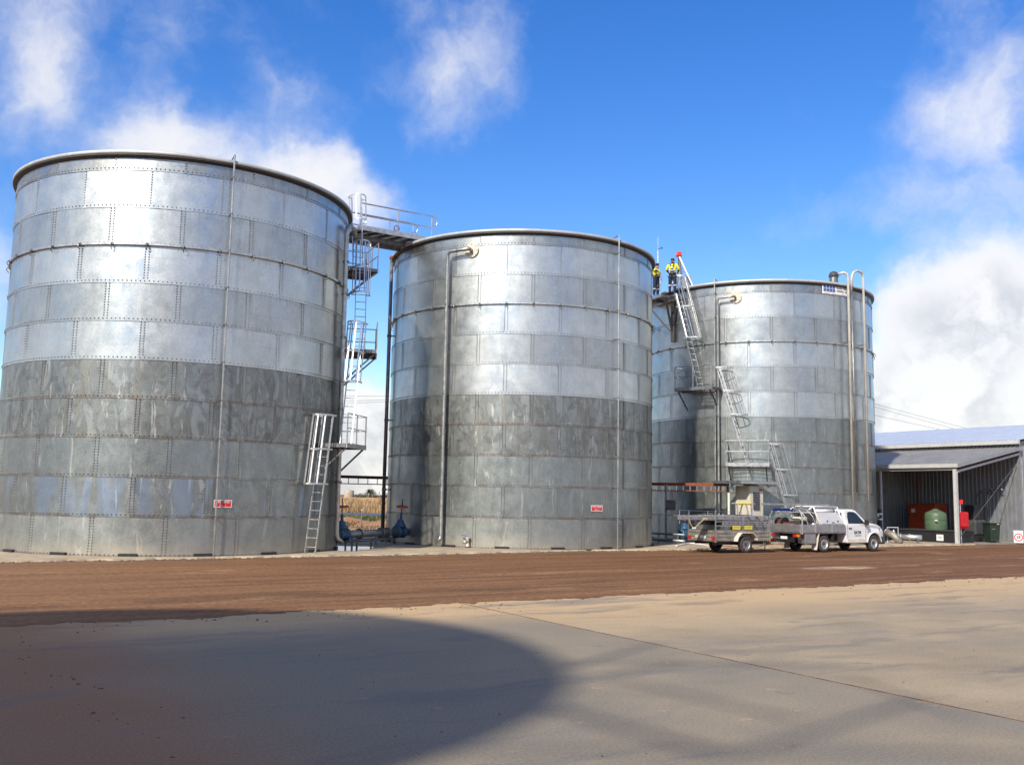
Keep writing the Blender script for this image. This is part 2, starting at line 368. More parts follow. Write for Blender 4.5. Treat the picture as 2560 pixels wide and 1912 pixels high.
# ------------------------------------------------------------------ ground. Local frame: u along the row of tanks, v across it
UA = R_(32.0); U2 = np.array([math.cos(UA), math.sin(UA), 0]); V2 = np.array([-math.sin(UA), math.cos(UA), 0])
def UV(u, v, z=0.0): return U2*u+V2*v+np.array([0, 0, z])
def ground_mat(name, builder):
    m, t, p = newmat(name); tc = t.n('ShaderNodeTexCoord'); p.inputs['Roughness'].default_value = .92; p.inputs['Specular IOR Level'].default_value = .25
    builder(t, p, tc.outputs['Object']); return m
def b_soil(t, p, v):
    f = t.noise(v, .15, 6, .6); g = t.noise(v, .05, 4)
    c = t.mix(t.mapr(f, .35, .65), (.23, .095, .042), (.33, .17, .075))
    c = t.mix(t.mapr(g, .52, .60), c, (.10, .105, .035))
    t.set(p, 'Base Color', c)
    t.set(p, 'Normal', t.n('ShaderNodeBump', ins={'Height': t.noise(v, 6, 6, .65), 'Strength': .6, 'Distance': .06}).outputs[0])
def mp(t, v, s, l=(0, 0, 0)): return t.n('ShaderNodeMapping', ins={'Vector': v, 'Scale': s, 'Location': l}).outputs[0]
def b_road(t, p, v):
    xyz = t.n('ShaderNodeSeparateXYZ', ins={'Vector': v})
    wv = t.vm('ADD', v, t.vm('SCALE', t.vm('SUBTRACT', t.noise(v, .12, 3, out='Color'), (.5, .5, .5)), 1.2))
    tr = t.noise(mp(t, wv, (.05, 1.7, 1)), 1.0, 6, .62)
    big = t.noise(mp(t, v, (.05, .22, 1)), 1.0, 3)
    c = t.mix(t.mapr(tr, .33, .68), (.128, .058, .024), (.232, .113, .050))
    c = t.mix(t.mapr(big, .45, .62, 0, .55), c, (.168, .075, .031))
    # paler ground towards the near end and a sandy worn patch
    c = t.mix(t.mapr(xyz.outputs[0], 22, 2, 0, .40), c, (.29, .155, .075))
    c = t.mix(t.math('MULTIPLY', t.mapr(t.noise(mp(t, wv, (.25, 1.1, 1), (3, 7, 0)), 1.0, 5, .6), .60, .68), .45), c, (.42, .26, .15))
    pch = t.mapr(t.vm('LENGTH', t.n('ShaderNodeMapping', vector_type='TEXTURE', ins={'Vector': wv, 'Location': (25.2, 20.6, 0), 'Scale': (2.0, .75, 4)}).outputs[0]), 1.0, .45, 0, .85)
    c = t.mix(t.math('MULTIPLY', pch, t.mapr(t.noise(v, 1.2, 4), .35, .6)), c, (.50, .36, .25))
    damp = t.mapr(xyz.outputs[1], 28.6, 30.4, 0, 1)
    c = t.mix(t.math('MULTIPLY', damp, t.mapr(t.noise(v, .8, 5), .3, .65, .2, .8)), c, (.16, .115, .075))
    rut = t.mapr(t.noise(mp(t, wv, (.07, 3.6, 1), (9, 2, 0)), 1.0, 5, .65), .55, .66)
    c = t.mix(t.math('MULTIPLY', rut, .7), c, (.075, .036, .02))
    x2 = t.n('ShaderNodeMapping', ins={'Vector': wv, 'Rotation': (0, 0, .16), 'Scale': (.07, 3.0, 1)}).outputs[0]
    c = t.mix(t.math('MULTIPLY', t.mapr(t.noise(x2, 1.0, 5, .6), .59, .68), .45), c, (.33, .19, .11))
    dampp = t.mapr(t.noise(mp(t, wv, (.10, .5, 1), (5, 9, 0)), 1.0, 5, .6), .56, .66)
    c = t.mix(t.math('MULTIPLY', dampp, .55), c, (.085, .043, .022))
    gr = t.noise(mp(t, v, (.5, 1, 1)), 16, 5, .8); c = t.mix(.8, c, t.mix(t.mapr(gr, .36, .64), (.28, .28, .28), (.72, .72, .72)), 'OVERLAY')
    grit = t.mapr(t.noise(v, 22, 3, .6), .58, .70)
    c = t.mix(t.math('MULTIPLY', grit, .35), c, (.40, .24, .14))
    t.set(p, 'Base Color', c); t.set(p, 'Roughness', t.mapr(tr, .3, .7, .95, .75))
    h = t.math('ADD', t.math('MULTIPLY', tr, 1.4), t.math('MULTIPLY', t.noise(v, 9, 6, .7), .55))
    t.set(p, 'Normal', t.n('ShaderNodeBump', ins={'Height': h, 'Strength': .8, 'Distance': .06}).outputs[0])
def b_conc(t, p, v, grey=0.0):
    xyz = t.n('ShaderNodeSeparateXYZ', ins={'Vector': v})
    wv = t.vm('ADD', v, t.vm('SCALE', t.vm('SUBTRACT', t.noise(v, .5, 4, out='Color'), (.5, .5, .5)), 1.4))
    f = t.noise(v, .45, 6, .6)
    c = t.mix(t.mapr(f, .3, .7), (.285, .222, .142), (.375, .296, .192))
    # dust carried from the dirt road lies thick along the strip and thins towards the yard
    edge = t.mapr(t.math('ADD', xyz.outputs[1], t.math('MULTIPLY', t.noise(v, .6, 4), 2.5)), 11.8, 16.2, 0, .92)
    c = t.mix(edge, c, (.50, .345, .188))
    # grey trafficked and washed areas
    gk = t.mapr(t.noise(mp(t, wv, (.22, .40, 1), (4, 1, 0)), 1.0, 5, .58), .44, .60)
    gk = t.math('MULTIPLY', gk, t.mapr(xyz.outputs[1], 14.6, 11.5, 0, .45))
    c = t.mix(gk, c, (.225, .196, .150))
    tr = t.math('MULTIPLY', t.mapr(t.noise(mp(t, wv, (.13, 2.6, 1), (1, 5, 0)), 1.0, 5, .6), .58, .66), .34)
    c = t.mix(tr, c, (.24, .215, .175))
    dg = t.n('ShaderNodeMapping', ins={'Vector': wv, 'Rotation': (0, 0, .95), 'Scale': (.12, 1.5, 1)}).outputs[0]
    c = t.mix(t.math('MULTIPLY', t.mapr(t.noise(dg, 1.0, 4, .55), .54, .66), .55), c, (.19, .18, .165))
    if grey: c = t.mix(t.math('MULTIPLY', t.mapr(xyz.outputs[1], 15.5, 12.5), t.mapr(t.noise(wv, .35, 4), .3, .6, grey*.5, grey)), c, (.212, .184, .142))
    st = t.mapr(t.noise(v, 2.3, 5, .65), .64, .70)
    c = t.mix(t.math('MULTIPLY', st, .5), c, (.47, .30, .16))
    # red mud trodden in along the near end
    c = t.mix(t.math('MULTIPLY', t.mapr(t.math('ADD', xyz.outputs[0], t.math('MULTIPLY', t.noise(v, .8, 5), 2.0)), 5.0, 2.2), .85), c, (.30, .150, .072))
    dash = t.mapr(t.noise(mp(t, v, (.9, 7, 1), (2, 2, 0)), 1.0, 4, .6), .66, .74)
    c = t.mix(t.math('MULTIPLY', dash, t.mapr(xyz.outputs[1], 9, 14, .12, .6)), c, (.15, .085, .045))
    dg2 = t.n('ShaderNodeMapping', ins={'Vector': wv, 'Rotation': (0, 0, .15), 'Scale': (.16, 1.3, 1), 'Location': (3, 8, 0)}).outputs[0]
    c = t.mix(t.math('MULTIPLY', t.mapr(t.noise(dg2, 1.0, 4, .55), .55, .67), .5), c, (.15, .14, .125))
    oil = t.mapr(t.noise(v, .9, 4, .6), .67, .73); c = t.mix(t.math('MULTIPLY', oil, .4), c, (.10, .09, .08))
    gr = t.noise(v, 34, 5, .8); c = t.mix(.5, c, t.mix(t.mapr(gr, .36, .64), (.32, .32, .32), (.68, .68, .68)), 'OVERLAY')
    sp = t.noise(v, 55, 2, .5)
    c = t.mix(t.mapr(sp, .62, .72, 0, .35), c, (.16, .14, .12))
    t.set(p, 'Base Color', c); t.set(p, 'Roughness', t.mapr(f, .3, .7, .75, .95))
    t.set(p, 'Normal', t.n('ShaderNodeBump', ins={'Height': t.math('ADD', t.noise(v, 8, 4, .6), t.math('MULTIPLY', f, 2.0)), 'Strength': .10, 'Distance': .010}).outputs[0])
def b_pad(t, p, v):
    f = t.noise(v, .7, 6, .6)
    c = t.mix(t.mapr(f, .3, .7), (.36, .29, .20), (.50, .40, .27))
    c = t.mix(t.mapr(t.noise(v, 2.2, 5), .56, .66, 0, .6), c, (.25, .16, .095))
    t.set(p, 'Base Color', c); t.set(p, 'Normal', t.n('ShaderNodeBump', ins={'Height': t.noise(v, 18, 5), 'Strength': .3, 'Distance': .02}).outputs[0])
MT['soil'] = ground_mat('red_soil', b_soil); MT['road'] = ground_mat('dirt_road', b_road)
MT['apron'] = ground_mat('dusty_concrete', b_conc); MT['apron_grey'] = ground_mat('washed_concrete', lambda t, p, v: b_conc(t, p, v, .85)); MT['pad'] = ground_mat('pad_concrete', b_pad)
MT['clod'] = pm('mud_clod', (.10, .055, .032), .95, 0, .3, 3.0, col2=(.22, .12, .065))
def uvobj(name, mb, mat, parent=None, kind='structure', bevel=0.0):
    o = bpy.data.objects.new(name, mb.mesh(name, mat)); COL.objects.link(o); o.parent = parent
    if parent is None: o.rotation_euler = (0, 0, UA); o['_local'] = 1
    if kind: o['kind'] = kind
    if bevel: b = o.modifiers.new('bevel', 'BEVEL'); b.width = bevel; b.segments = 2
    return o
g_ = MB(); g_.add([(-2500, -2500, -.16), (2500, -2500, -.16), (2500, 2500, -.16), (-2500, 2500, -.16)], [(0, 1, 2, 3)]); tag(g_.build('ground', 'soil'), kind='structure')
# dirt road: a gently uneven sheet
rd = MB(); nu, nv = 240, 40
us = np.linspace(-60, 95, nu); vs = np.concatenate([np.linspace(16.155, 31.5, 30), np.linspace(32, 75, nv-30)])
ph = rng.uniform(0, 6.28, 12)
def road_h(u, v):
    h = sum(.010*math.sin(v*k1+ph[i]+.35*math.sin(u*.11*k2+ph[i+6])) for i, (k1, k2) in enumerate(((2.1, 1), (3.7, 1.3), (5.3, .7), (1.2, .5))))
    return -.055+h*min(1, max(0, (v-16.3)/1.5))*min(1, max(.25, (30.6-v)/2))
rd.add([(u, v, road_h(u, v)) for v in vs for u in us], [(j*nu+i, j*nu+i+1, (j+1)*nu+i+1, (j+1)*nu+i) for j in range(nv-1) for i in range(nu-1)])
road_o = uvobj('dirt_road', rd, 'road'); road_o.data.shade_smooth()
# apron of cast slabs with open joints
ap = MB(); ap.lohi((-60, -45, -.15), (95, 16.14, -.08)); apron = uvobj('concrete_apron', ap, 'grey_dark')
for (u0, u1) in ((-60, -9.0), (-8.985, 8.993), (9.007, 27.0), (27.02, 45.0), (45.02, 95)):
    for (v0, v1) in ((-45, -4.0), (-3.985, 14.55), (14.553, 16.15)):
        s_ = MB(); n_ = max(1, int((u1-u0)/.8)); dz = random.uniform(-.003, .003)
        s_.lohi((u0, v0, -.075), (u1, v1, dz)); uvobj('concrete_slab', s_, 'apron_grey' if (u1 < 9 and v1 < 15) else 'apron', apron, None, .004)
for (u0, u1, v0, v1) in ((8.994, 9.006, -45, 16.14), (-9.0, -8.985, -45, 16.14), (27.0, 27.02, -45, 16.14)):
    s_ = MB(); s_.lohi((u0, v0, -.07), (u1, v1, .006)); uvobj('joint_filler', s_, 'clod', apron, None)
# pad under the tanks, with a worn uneven front edge
pd = MB(); us_ = np.linspace(-3, 47.5, 170)
def pad_front(u): return 30.28+.9*max(0, min(1, (u-15)/8))*max(0, min(1, (26-u)/3))*.6 + .05*math.sin(u*3.1)+.04*math.sin(u*7.7+1)
fr = [(u, pad_front(u)) for u in us_]
V_ = [(u, v, 0.0) for u, v in fr]+[(u, v-.06, -.12) for u, v in fr]+[(u, 43.6, 0.0) for u, v in fr]
n_ = len(fr)
pd.add(V_, [(i, i+1, 2*n_+i+1, 2*n_+i) for i in range(n_-1)]+[(n_+i, n_+i+1, i+1, i) for i in range(n_-1)])
uvobj('tank_pad', pd, 'pad')
# wet patch on the pad between the two tanks
def puddle_mat():
    m, t, p = newmat('standing_water'); p.inputs['Base Color'].default_value = (.10, .10, .10, 1); p.inputs['Roughness'].default_value = .06
    tc = t.n('ShaderNodeTexCoord'); t.set(p, 'Roughness', t.mapr(t.noise(tc.outputs['Object'], 2.5, 3), .4, .65, .03, .16)); return m
MT['water'] = puddle_mat()
pc = G(868, 1374); pu = MB(); k = 40
pts = []
for i in range(k):
    a = 2*math.pi*i/k; r = 1+.18*math.sin(3*a+1)+.1*math.sin(7*a)
    q = pc+U2*math.cos(a)*1.35*r+V2*(1.2+math.sin(a)*1.7*r); pts.append((q[0], q[1], .004))
pu.add(pts, [tuple(range(k))]); tag(pu.build('puddle', 'water'), kind='structure')
# dirt dragged from the road on to the edge of the concrete
ds = MB(); uu = np.linspace(-8, 34, 420); wv_ = [max(.0, .10+.09*math.sin(u*1.7+1)+.07*math.sin(u*4.9)+.05*math.sin(u*13.1)+random.gauss(0, .035)+.16*max(0, math.sin(u*.37+.4))) for u in uu]
ds.add([(u, 16.16, .004) for u in uu]+[(u, 16.148-w__, .004) for u, w__ in zip(uu, wv_)], [(i, len(uu)+i, len(uu)+i+1, i+1) for i in range(len(uu)-1)])
uvobj('dirt_spill', ds, 'road')
# clods and grit along the road edges and in the wheel tracks
cl = MB()
def clod(p, r):
    b = MB().ball((0, 0, 0), 1, 5, 4); s = (r*random.uniform(.8, 1.7), r*random.uniform(.7, 1.3), r*random.uniform(.35, .8)); a = random.uniform(0, 3.1); ca, sa = math.cos(a), math.sin(a)
    cl.add([(p[0]+(x*ca*s[0]-y*sa*s[1])*random.uniform(.8, 1.2), p[1]+(x*sa*s[0]+y*ca*s[1]), p[2]+z*s[2]) for x, y, z in b.v], b.f)
for i in range(520):
    u = random.uniform(-6, 34); off = abs(random.gauss(0, .55)); v = 16.15-off if random.random() < .62 else 16.15+off*.35
    if random.random() < .6 and 3 < u < 20: u = random.gauss(5.5, 3.2)
    clod(UV(u, v, .004 if v < 16.15 else -.055), random.uniform(.005, .02)*(1.6 if random.random() < .06 else 1))
for i in range(36):                        # dropped mud in the track at the near end of the yard
    t_ = random.random(); c_ = lerp(G(30, 1600), G(430, 1905), t_); q = c_+np.array([random.gauss(0, .10), random.gauss(0, .18), 0])
    clod((q[0], q[1], .003), random.uniform(.004, .016))
for i in range(26):
    x, y = random.uniform(60, 2540), random.uniform(1560, 1905); q = G(x, y)
    clod((q[0], q[1], .003), random.uniform(.004, .012))
for i in range(900):
    u = random.uniform(0, 34); v = pad_front(u)-abs(random.gauss(0, .18)); clod(UV(u, v, -.06), random.uniform(.015, .05))
tag(cl.build('dirt_clods', 'clod'), 'crumbs and clods of red dirt scattered along the concrete edge', 'dirt', kind='stuff')

# ------------------------------------------------------------------ tanks
HC = 1.2; NP = 17; TOPZ = 12.43
def panel_mesh(R, z0, z1, mat, name):
    n = 7; a = 2*math.pi/NP; lap = .012; V = []; Fc = []; UVs = []
    zs = [z0-.035, z0, z1+.02] if z0 > .01 else [z0, z0+.05, z1+.02]
    for zi, z in enumerate(zs):
        zf = (z-z0)/(z1-z0)
        for i in range(n+1):
            t = i/n; th = -a/2-lap*.5+(a+lap)*t; r = R+.017*(1-max(0, min(1, zf)))+.008*(1-t)
            V.append((r*math.cos(th), r*math.sin(th), z)); UVs.append((t, max(0, zf)))
    k = n+1; m = len(V)
    V += [((q[0])*(1-.004/R), q[1]*(1-.004/R), q[2]) for q in V]; UVs += UVs
    for zi in range(len(zs)-1):
        for i in range(n): Fc.append((zi*k+i, zi*k+i+1, (zi+1)*k+i+1, (zi+1)*k+i))
    for i in range(n): Fc.append((m+i, m+i+1, i+1, i))
    for zi in range(len(zs)-1):
        Fc.append((zi*k, (zi+1)*k, m+(zi+1)*k, m+zi*k)); Fc.append((zi*k+n, m+zi*k+n, m+(zi+1)*k+n, (zi+1)*k+n))
    me = bpy.data.meshes.new(name); me.from_pydata(V, [], Fc); me.materials.append(MT[mat])
    ul = me.uv_layers.new(name='UVMap')
    for lp in me.loops: ul.data[lp.index].uv = UVs[lp.vertex_index]
    me.shade_smooth(); me.set_sharp_from_angle(angle=R_(25)); return me
def bolt_cloud(R, even0, odd0, row_z):
    P = []   # (angle, z, r)
    nb = 17*16
    for k, z in enumerate(row_z):
        for j in range(nb):
            P.append((360*j/nb, z+.045, R+.022))
    a = 360/NP
    for k in range(11):
        z1 = TOPZ if k == 0 else row_z[k-1]-.02; z0 = row_z[k]+.09
        ph_ = even0 if (k+1) % 2 == 0 else odd0
        cols = (-.55, .55) if k >= 2 else (0.0,)
        m = max(3, int((z1-z0)/.082))
        for p_ in range(NP):
            for da in cols:
                for i in range(m): P.append((ph_+a*p_+da, z0+(z1-z0)*(i+.5)/m, R+.020))
    P = np.array(P); th = np.radians(P[:, 0]); z = P[:, 1]; r = P[:, 2]
    N = len(P); er = np.stack([np.cos(th), np.sin(th), 0*th], 1); et = np.stack([-np.sin(th), np.cos(th), 0*th], 1); ez = np.array([0, 0, 1.])
    base = er*r[:, None]+z[:, None]*ez
    V = np.zeros((N, 8, 3)); s0, s1, h = .017, .012, .022
    for i, (x, y) in enumerate(((-1, -1), (1, -1), (1, 1), (-1, 1))):
        V[:, i] = base-er*.012+et*x*s0+ez*y*s0; V[:, 4+i] = base+er*h+et*x*s1+ez*y*s1
    f = np.array([(4, 5, 6, 7), (0, 1, 5, 4), (1, 2, 6, 5), (2, 3, 7, 6), (3, 0, 4, 7)])
    Fc = (np.arange(N)[:, None, None]*8+f[None]).reshape(-1, 4)
    me = bpy.data.meshes.new('bolts'); me.vertices.add(N*8); me.vertices.foreach_set('co', V.reshape(-1))
    me.loops.add(len(Fc)*4); me.loops.foreach_set('vertex_index', Fc.reshape(-1).astype(np.int32)); me.polygons.add(len(Fc))
    me.polygons.foreach_set('loop_start', np.arange(len(Fc), dtype=np.int32)*4); me.update(calc_edges=True); me.validate()
    me.materials.append(MT['bolt']); return me
ROWZ = [12.0-HC*k for k in range(11)]      # lower joint of each course, top to bottom
ROWMAT = ['galv_top', 'galv_new', 'galv_mid', 'galv_new', 'galv_mid', 'galv_new', 'galv_stain', 'galv_stain', 'galv_old', 'galv_blue', 'galv_base']
PHASE = [(-104.3, -94.5), (-96.9, -107.8), (-107.9, -97.5)]   # angle of an upright joint in even and odd courses
def make_tank(i, label):
    cx, cy, R = TANKS[i]; T = thing('water_tank', (cx, cy, 0), label, 'water tank', 'bolted galvanised tanks in a row')
    ev, od = PHASE[i]; a = 360/NP
    for k in range(11):
        z1 = TOPZ if k == 0 else ROWZ[k-1]; z0 = ROWZ[k]; mat = ROWMAT[k]
        if i == 1 and mat == 'galv_blue': mat = 'galv_old'
        if i == 2 and k in (6, 7): mat = 'galv_old'
        if i == 2 and mat == 'galv_blue': mat = 'galv_old'
        me = panel_mesh(R, z0, z1, mat, 'wall_panel')
        for p_ in range(NP):
            ang = (ev if (k+1) % 2 == 0 else od)+a*(p_+.5)
            inst('wall_panel', me, T, R_(ang))
    b = inst('bolts', bolt_cloud(R, ev, od, ROWZ), T); b['kind'] = 'stuff'
    MB().lathe([(R-.02, TOPZ+.043), (R+.14, TOPZ+.045), (R+.16, TOPZ+.05), (R+.16, TOPZ+.15), (R+.13, TOPZ+.165), (R+.05, TOPZ+.19), (R+.04, TOPZ+.1)], c=(cx, cy, 0), n=136).build('rim', 'rim', T, smooth=True)
    MB().lathe([(R+.02, TOPZ-.06), (R+.14, TOPZ+.005), (R+.14, TOPZ+.043), (R+.02, TOPZ+.04)], c=(cx, cy, 0), n=136).build('rim_shade', 'grey_dark', T, smooth=False)  # charcoal band painted in for the shaded gap under the rim
    rf = MB().lathe([(R+.06, TOPZ+.16), (R*.66, TOPZ+.42), (R*.33, TOPZ+.66), (.3, TOPZ+.86), (.02, TOPZ+.9)], c=(cx, cy, 0), n=68).build('roof', 'shed_roof', T)
    MB().lathe([(.32, 0), (.32, .25), (.42, .27), (.42, .34), (.02, .42)], c=(cx, cy, TOPZ+.82), n=20).build('vent', 'steel', rf)
    z3 = ROWZ[2]
    MB().lathe([(R+.01, z3-.045), (R+.075, z3-.045), (R+.08, z3-.03), (R+.08, z3+.03), (R+.065, z3+.035), (R+.062, z3-.02), (R+.01, z3-.02)], c=(cx, cy, 0), n=136).build('wind_girder', 'steel', T)
    br = MB(); arc = [(R+.07+.085*math.sin(math.pi*j/8), 0, z3+.03-.22*j/8) for j in range(9)]; br.tube(arc, .014, 5); br.box((R+.05, 0, z3-.01), (.10, .09, .07))
    bm = br.mesh('girder_bracket', 'bolt')
    for p_ in range(NP*2): inst('girder_bracket', bm, T, R_(ev+a/2*p_))
    ck = MB(); half = R_(2.6)
    prof = []
    for j in range(7):
        th = -half+2*half*j/6; prof.append((th, R+.028))
    Vc = [((r+dr)*math.cos(th), (r+dr)*math.sin(th), z) for dr in (0, .085) for z in (0, .085) for th, r in prof]; n = 7
    ck.add(Vc, [(2*n+j, 2*n+j+1, 3*n+j+1, 3*n+j) for j in range(6)]+[(n+j, n+j+1, 3*n+j+1, 3*n+j)[::-1] for j in range(6)]+[(0, n, 3*n, 2*n), (6, 2*n+6, 3*n+6, n+6)])
    cm = ck.mesh('anchor_block', 'black')
    for p_ in range(NP): inst('anchor_block', cm, T, R_(ev+a*p_))
    MB().lathe([(R-.02, .0), (R+.055, .0), (R+.055, .016), (R+.03, .02), (R-.02, .02)], c=(cx, cy, 0), n=120).build('base_angle', 'bolt', T)
    return T
TK = [make_tank(0, 'galvanised tank bearing the red sign with number one, first in the row'),
      make_tank(1, 'galvanised tank bearing the red sign with number two, middle of the row'),
      make_tank(2, 'galvanised tank with roof-edge logo board, standing behind the parked ute and trailer')]
# the fourth tank of the yard, behind the photographer: seen only by the rounded shadow it throws on the apron
ct = np.array([-5.2, 11.35])-np.array([math.cos(SUN_AZ), math.sin(SUN_AZ)])*(12.6/math.tan(SUN_EL))
ft = thing('water_tank', (ct[0], ct[1], 0), 'galvanised tank behind the apron that throws the broad rounded shadow', 'water tank', 'bolted galvanised tanks in a row')
sh_ = MB().lathe([(5.82, 0), (5.82, 12.4)], c=(ct[0], ct[1], 0), n=68).build('wall', 'galv_old', ft, smooth=True)
MB().lathe([(5.78, 12.4), (5.94, 12.43), (5.94, 12.6), (3.8, 12.85), (1.9, 13.1), (.05, 13.3)], c=(ct[0], ct[1], 0), n=68).build('roof', 'rim', ft)

# unseen lattice walkway added behind the camera: bars set so shadows streak the apron
LT = thing('shadow_lattice', (ct[0]+8, ct[1], 0), 'unseen steel lattice walkway added behind the apron to throw faint crossing streaks', 'walkway')
lz = 11.5; lo_ = np.array([-math.cos(SUN_AZ), -math.sin(SUN_AZ), 0])*lz/math.tan(SUN_EL)+np.array([0, 0, lz])
S_ = lambda x, y: G(x, y)*np.array([1, 1, 0])+lo_
for (a, b, w_) in (((1330, 1694), (1640, 1608), .085), ((1480, 1690), (1730, 1656), .06), ((1380, 1768), (1830, 1893), .085), ((1870, 1880), (2290, 1750), .085), ((1560, 1700), (2000, 1800), .05), ((2120, 1690), (2420, 1800), .05)):
    MB().bar(S_(*a), S_(*b), w_, w_).build('diagonal', 'steel', LT)
sa1, sb1 = np.array([10.5, 12.2, 0.])+lo_, np.array([9.5, 8.3, 0.])+lo_
for a, b in ((S_(1330, 1650), sa1), (S_(1180, 1870), sb1)): MB().bar(a, b, .045, .045).build('chord', 'steel', LT)
for q in (sa1, sb1): MB().bar((q[0], q[1], 0), q, .2, .2).build('leg', 'steel', LT)
# ------------------------------------------------------------------ signs and pipes on the tanks
def tank_sign(i, ang, z, wd, ht, name, label, lines):
    T = thing(name, TP(i, ang, .05, z-ht/2), label, 'sign')
    c = TP(i, ang, .055, z); n = nrm(TP(i, ang, 1, 0)-TP(i, ang, 0, 0)); x = np.cross((0, 0, 1), n); up = np.array([0, 0, 1.])
    MB().bar(c-x*wd/2, c+x*wd/2, .012, ht).build('plate', 'white', T)
    MB().bar(c-x*(wd/2-.022)+n*.004, c+x*(wd/2-.022)+n*.004, .010, ht-.044).build('face', 'red', T)
    for s, dz, sz in lines: text_obj('lettering', s, sz, 'white', T, c+n*.012+up*dz, x, up)
    return T
tank_sign(0, -56.9, 1.61, .56, .23, 'tank_sign', 'red rectangular sign lettered with number one behind the gauge pipe', (('FIRE TANK', .045, .092), ('No. 1', -.055, .085)))
tank_sign(1, -59.4, 1.60, .56, .23, 'tank_sign', 'red rectangular sign lettered with number two on the middle tank', (('FIRE TANK', .045, .092), ('No. 2', -.055, .085)))
def gauge_pipe(i, ang0, label):
    T = thing('gauge_pipe', TP(i, ang0, .2, 0), label, 'pipe')
    MB().tube([TP(i, ang0, .20, .02), TP(i, ang0, .20, TOPZ+.34)], .028, 8).build('pipe', 'pipe_zinc', T)
    MB().tube([TP(i, ang0, .20, TOPZ+.33), TP(i, ang0, -.05, TOPZ+.28), TP(i, ang0, -.3, TOPZ+.22)], .022, 6).build('top_hook', 'steel_dark', T)
    n = nrm(TP(i, ang0, 1, 0)-TP(i, ang0, 0, 0)); x = np.cross((0, 0, 1), n)
    for k in range(11):
        z = ROWZ[k]+.02
        MB().bar(TP(i, ang0, .01, z), TP(i, ang0, .235, z), .05, .04).build('bracket', 'bolt', T)
    return T
gauge_pipe(0, -59.2, 'thin upright gauge pipe on the number one tank'); gauge_pipe(1, -50.0, 'thin upright gauge pipe on the number two tank'); gauge_pipe(2, -123.3, 'thin upright gauge pipe on the tank behind the ute')
def overflow(i, af, zf, ap, r, label, zend, out=.30):
    T = thing('overflow_pipe', TP(i, ap, out, 0), label, 'pipe')
    n = nrm(TP(i, af, 1, 0)-TP(i, af, 0, 0)); c = TP(i, af, .02, zf)
    MB().lathe([(.02, .05), (.30, .05), (.30, 0.0)], c=c, axis=n, n=24).build('flange', 'flange', T)
    bl = MB()
    for k in range(8):
        a = k*math.pi/4; x = np.cross((0, 0, 1), n); q = c+n*.05+(x*math.cos(a)+np.array([0, 0, 1])*math.sin(a))*.25; bl.lathe([(.022, 0), (.022, .03), (.001, .035)], c=q, axis=n, n=6)
    bl.build('flange_bolts', 'flange', T)
    P = [TP(i, af, 0, zf), TP(i, af, out-.06, zf)]
    a_ = lambda t: TP(i, af+(ap-af)*t, out, zf-.05*t)
    P += [a_(.06), a_(.35), a_(.65), a_(.93), TP(i, ap, out, zf-.16), TP(i, ap, out-.02, zf-.35), TP(i, ap, out-.04, zend+.25)]
    x = np.cross((0, 0, 1), n)
    P += [TP(i, ap, out-.02, zend+.10), TP(i, ap, out+.06, zend)-x*.05]
    MB().tube(P, r, 12).build('pipe', 'pipe_zinc', T, smooth=True)
    for k in (2, 5, 8):
        z = ROWZ[k]; MB().bar(TP(i, ap, .0, z), TP(i, ap, out+.07, z), .05, .06).build('bracket', 'steel_dark', T)
    return T
overflow(1, -111.4, 11.80, -120.6, .072, 'large galvanised overflow pipe running down the number two tank', .22)
overflow(2, -113.8, 11.78, -121.6, .055, 'galvanised overflow pipe running down the tank behind the ute', .3)
# filling pipe at the side of the first tank
T = thing('fill_pipe', TP(0, -5.5, .25, 0), 'tall galvanised fill pipe elbowing into the top of the first tank', 'pipe')
MB().tube([TP(0, 9, -.1, 11.83), TP(0, 6, .28, 11.83), TP(0, 1, .30, 11.85), TP(0, -4, .27, 11.82), TP(0, -6.2, .24, 11.68), TP(0, -6.8, .22, 11.4), TP(0, -6.2, .22, 6), TP(0, -5.2, .22, .55), TP(0, -4.9, .26, .38), TP(0, -3.6, .38, .27)], .085, 12).build('pipe', 'pipe_zinc', T, smooth=True)
for z in (10.4, 9.2, 7.6, 5.0, 2.4): MB().lathe([(.075, -.04), (.12, -.04), (.12, .04), (.075, .04)], c=TP(0, -6.4+.12*(11-z), .22, z), n=12).build('collar', 'steel_dark', T)
# two beige pipes and the cowl on the last tank
for (ang, zb, hoop, lab) in ((-59.1, 1.75, False, 'beige riser pipe bending in to a dark cowl on the roof edge'), (-47.2, 2.1, True, 'beige riser pipe with a hooped top over the roof edge')):
    T = thing('riser_pipe', TP(2, ang, .30, 0), lab, 'pipe')
    if hoop: P = [TP(2, -55.2, .16, 12.3), TP(2, -55.2, .2, 13.0), TP(2, -54.2, .23, 13.22), TP(2, -52, .26, 13.33), TP(2, -49.3, .28, 13.33), TP(2, -47.7, .30, 13.25), TP(2, ang, .30, 13.0), TP(2, ang, .30, zb)]
    else: P = [TP(2, -62.5, .0, 13.05), TP(2, -60.8, .2, 13.12), TP(2, -59.6, .28, 13.05), TP(2, ang, .30, 12.85), TP(2, ang, .30, zb)]
    MB().tube(P, .062, 10).build('pipe', 'pipe_beige', T, smooth=True)
    for z in (9.7, 6.0, 2.6): MB().bar(TP(2, ang, 0, z), TP(2, ang, .36, z), .05, .05).build('bracket', 'steel_dark', T)
    if hoop: MB().tube([TP(2, -55.2, .16, 12.25), TP(2, -55.0, .2, 2.5)], .05, 8).build('drop_pipe', 'pipe_grey', T, smooth=True)
T = thing('vent_cowl', TP(2, -64, -.2, TOPZ+.15), 'dark rounded vent cowl on the roof edge beside the logo board', 'vent')
c = TP(2, -63.8, -.15, 13.0)
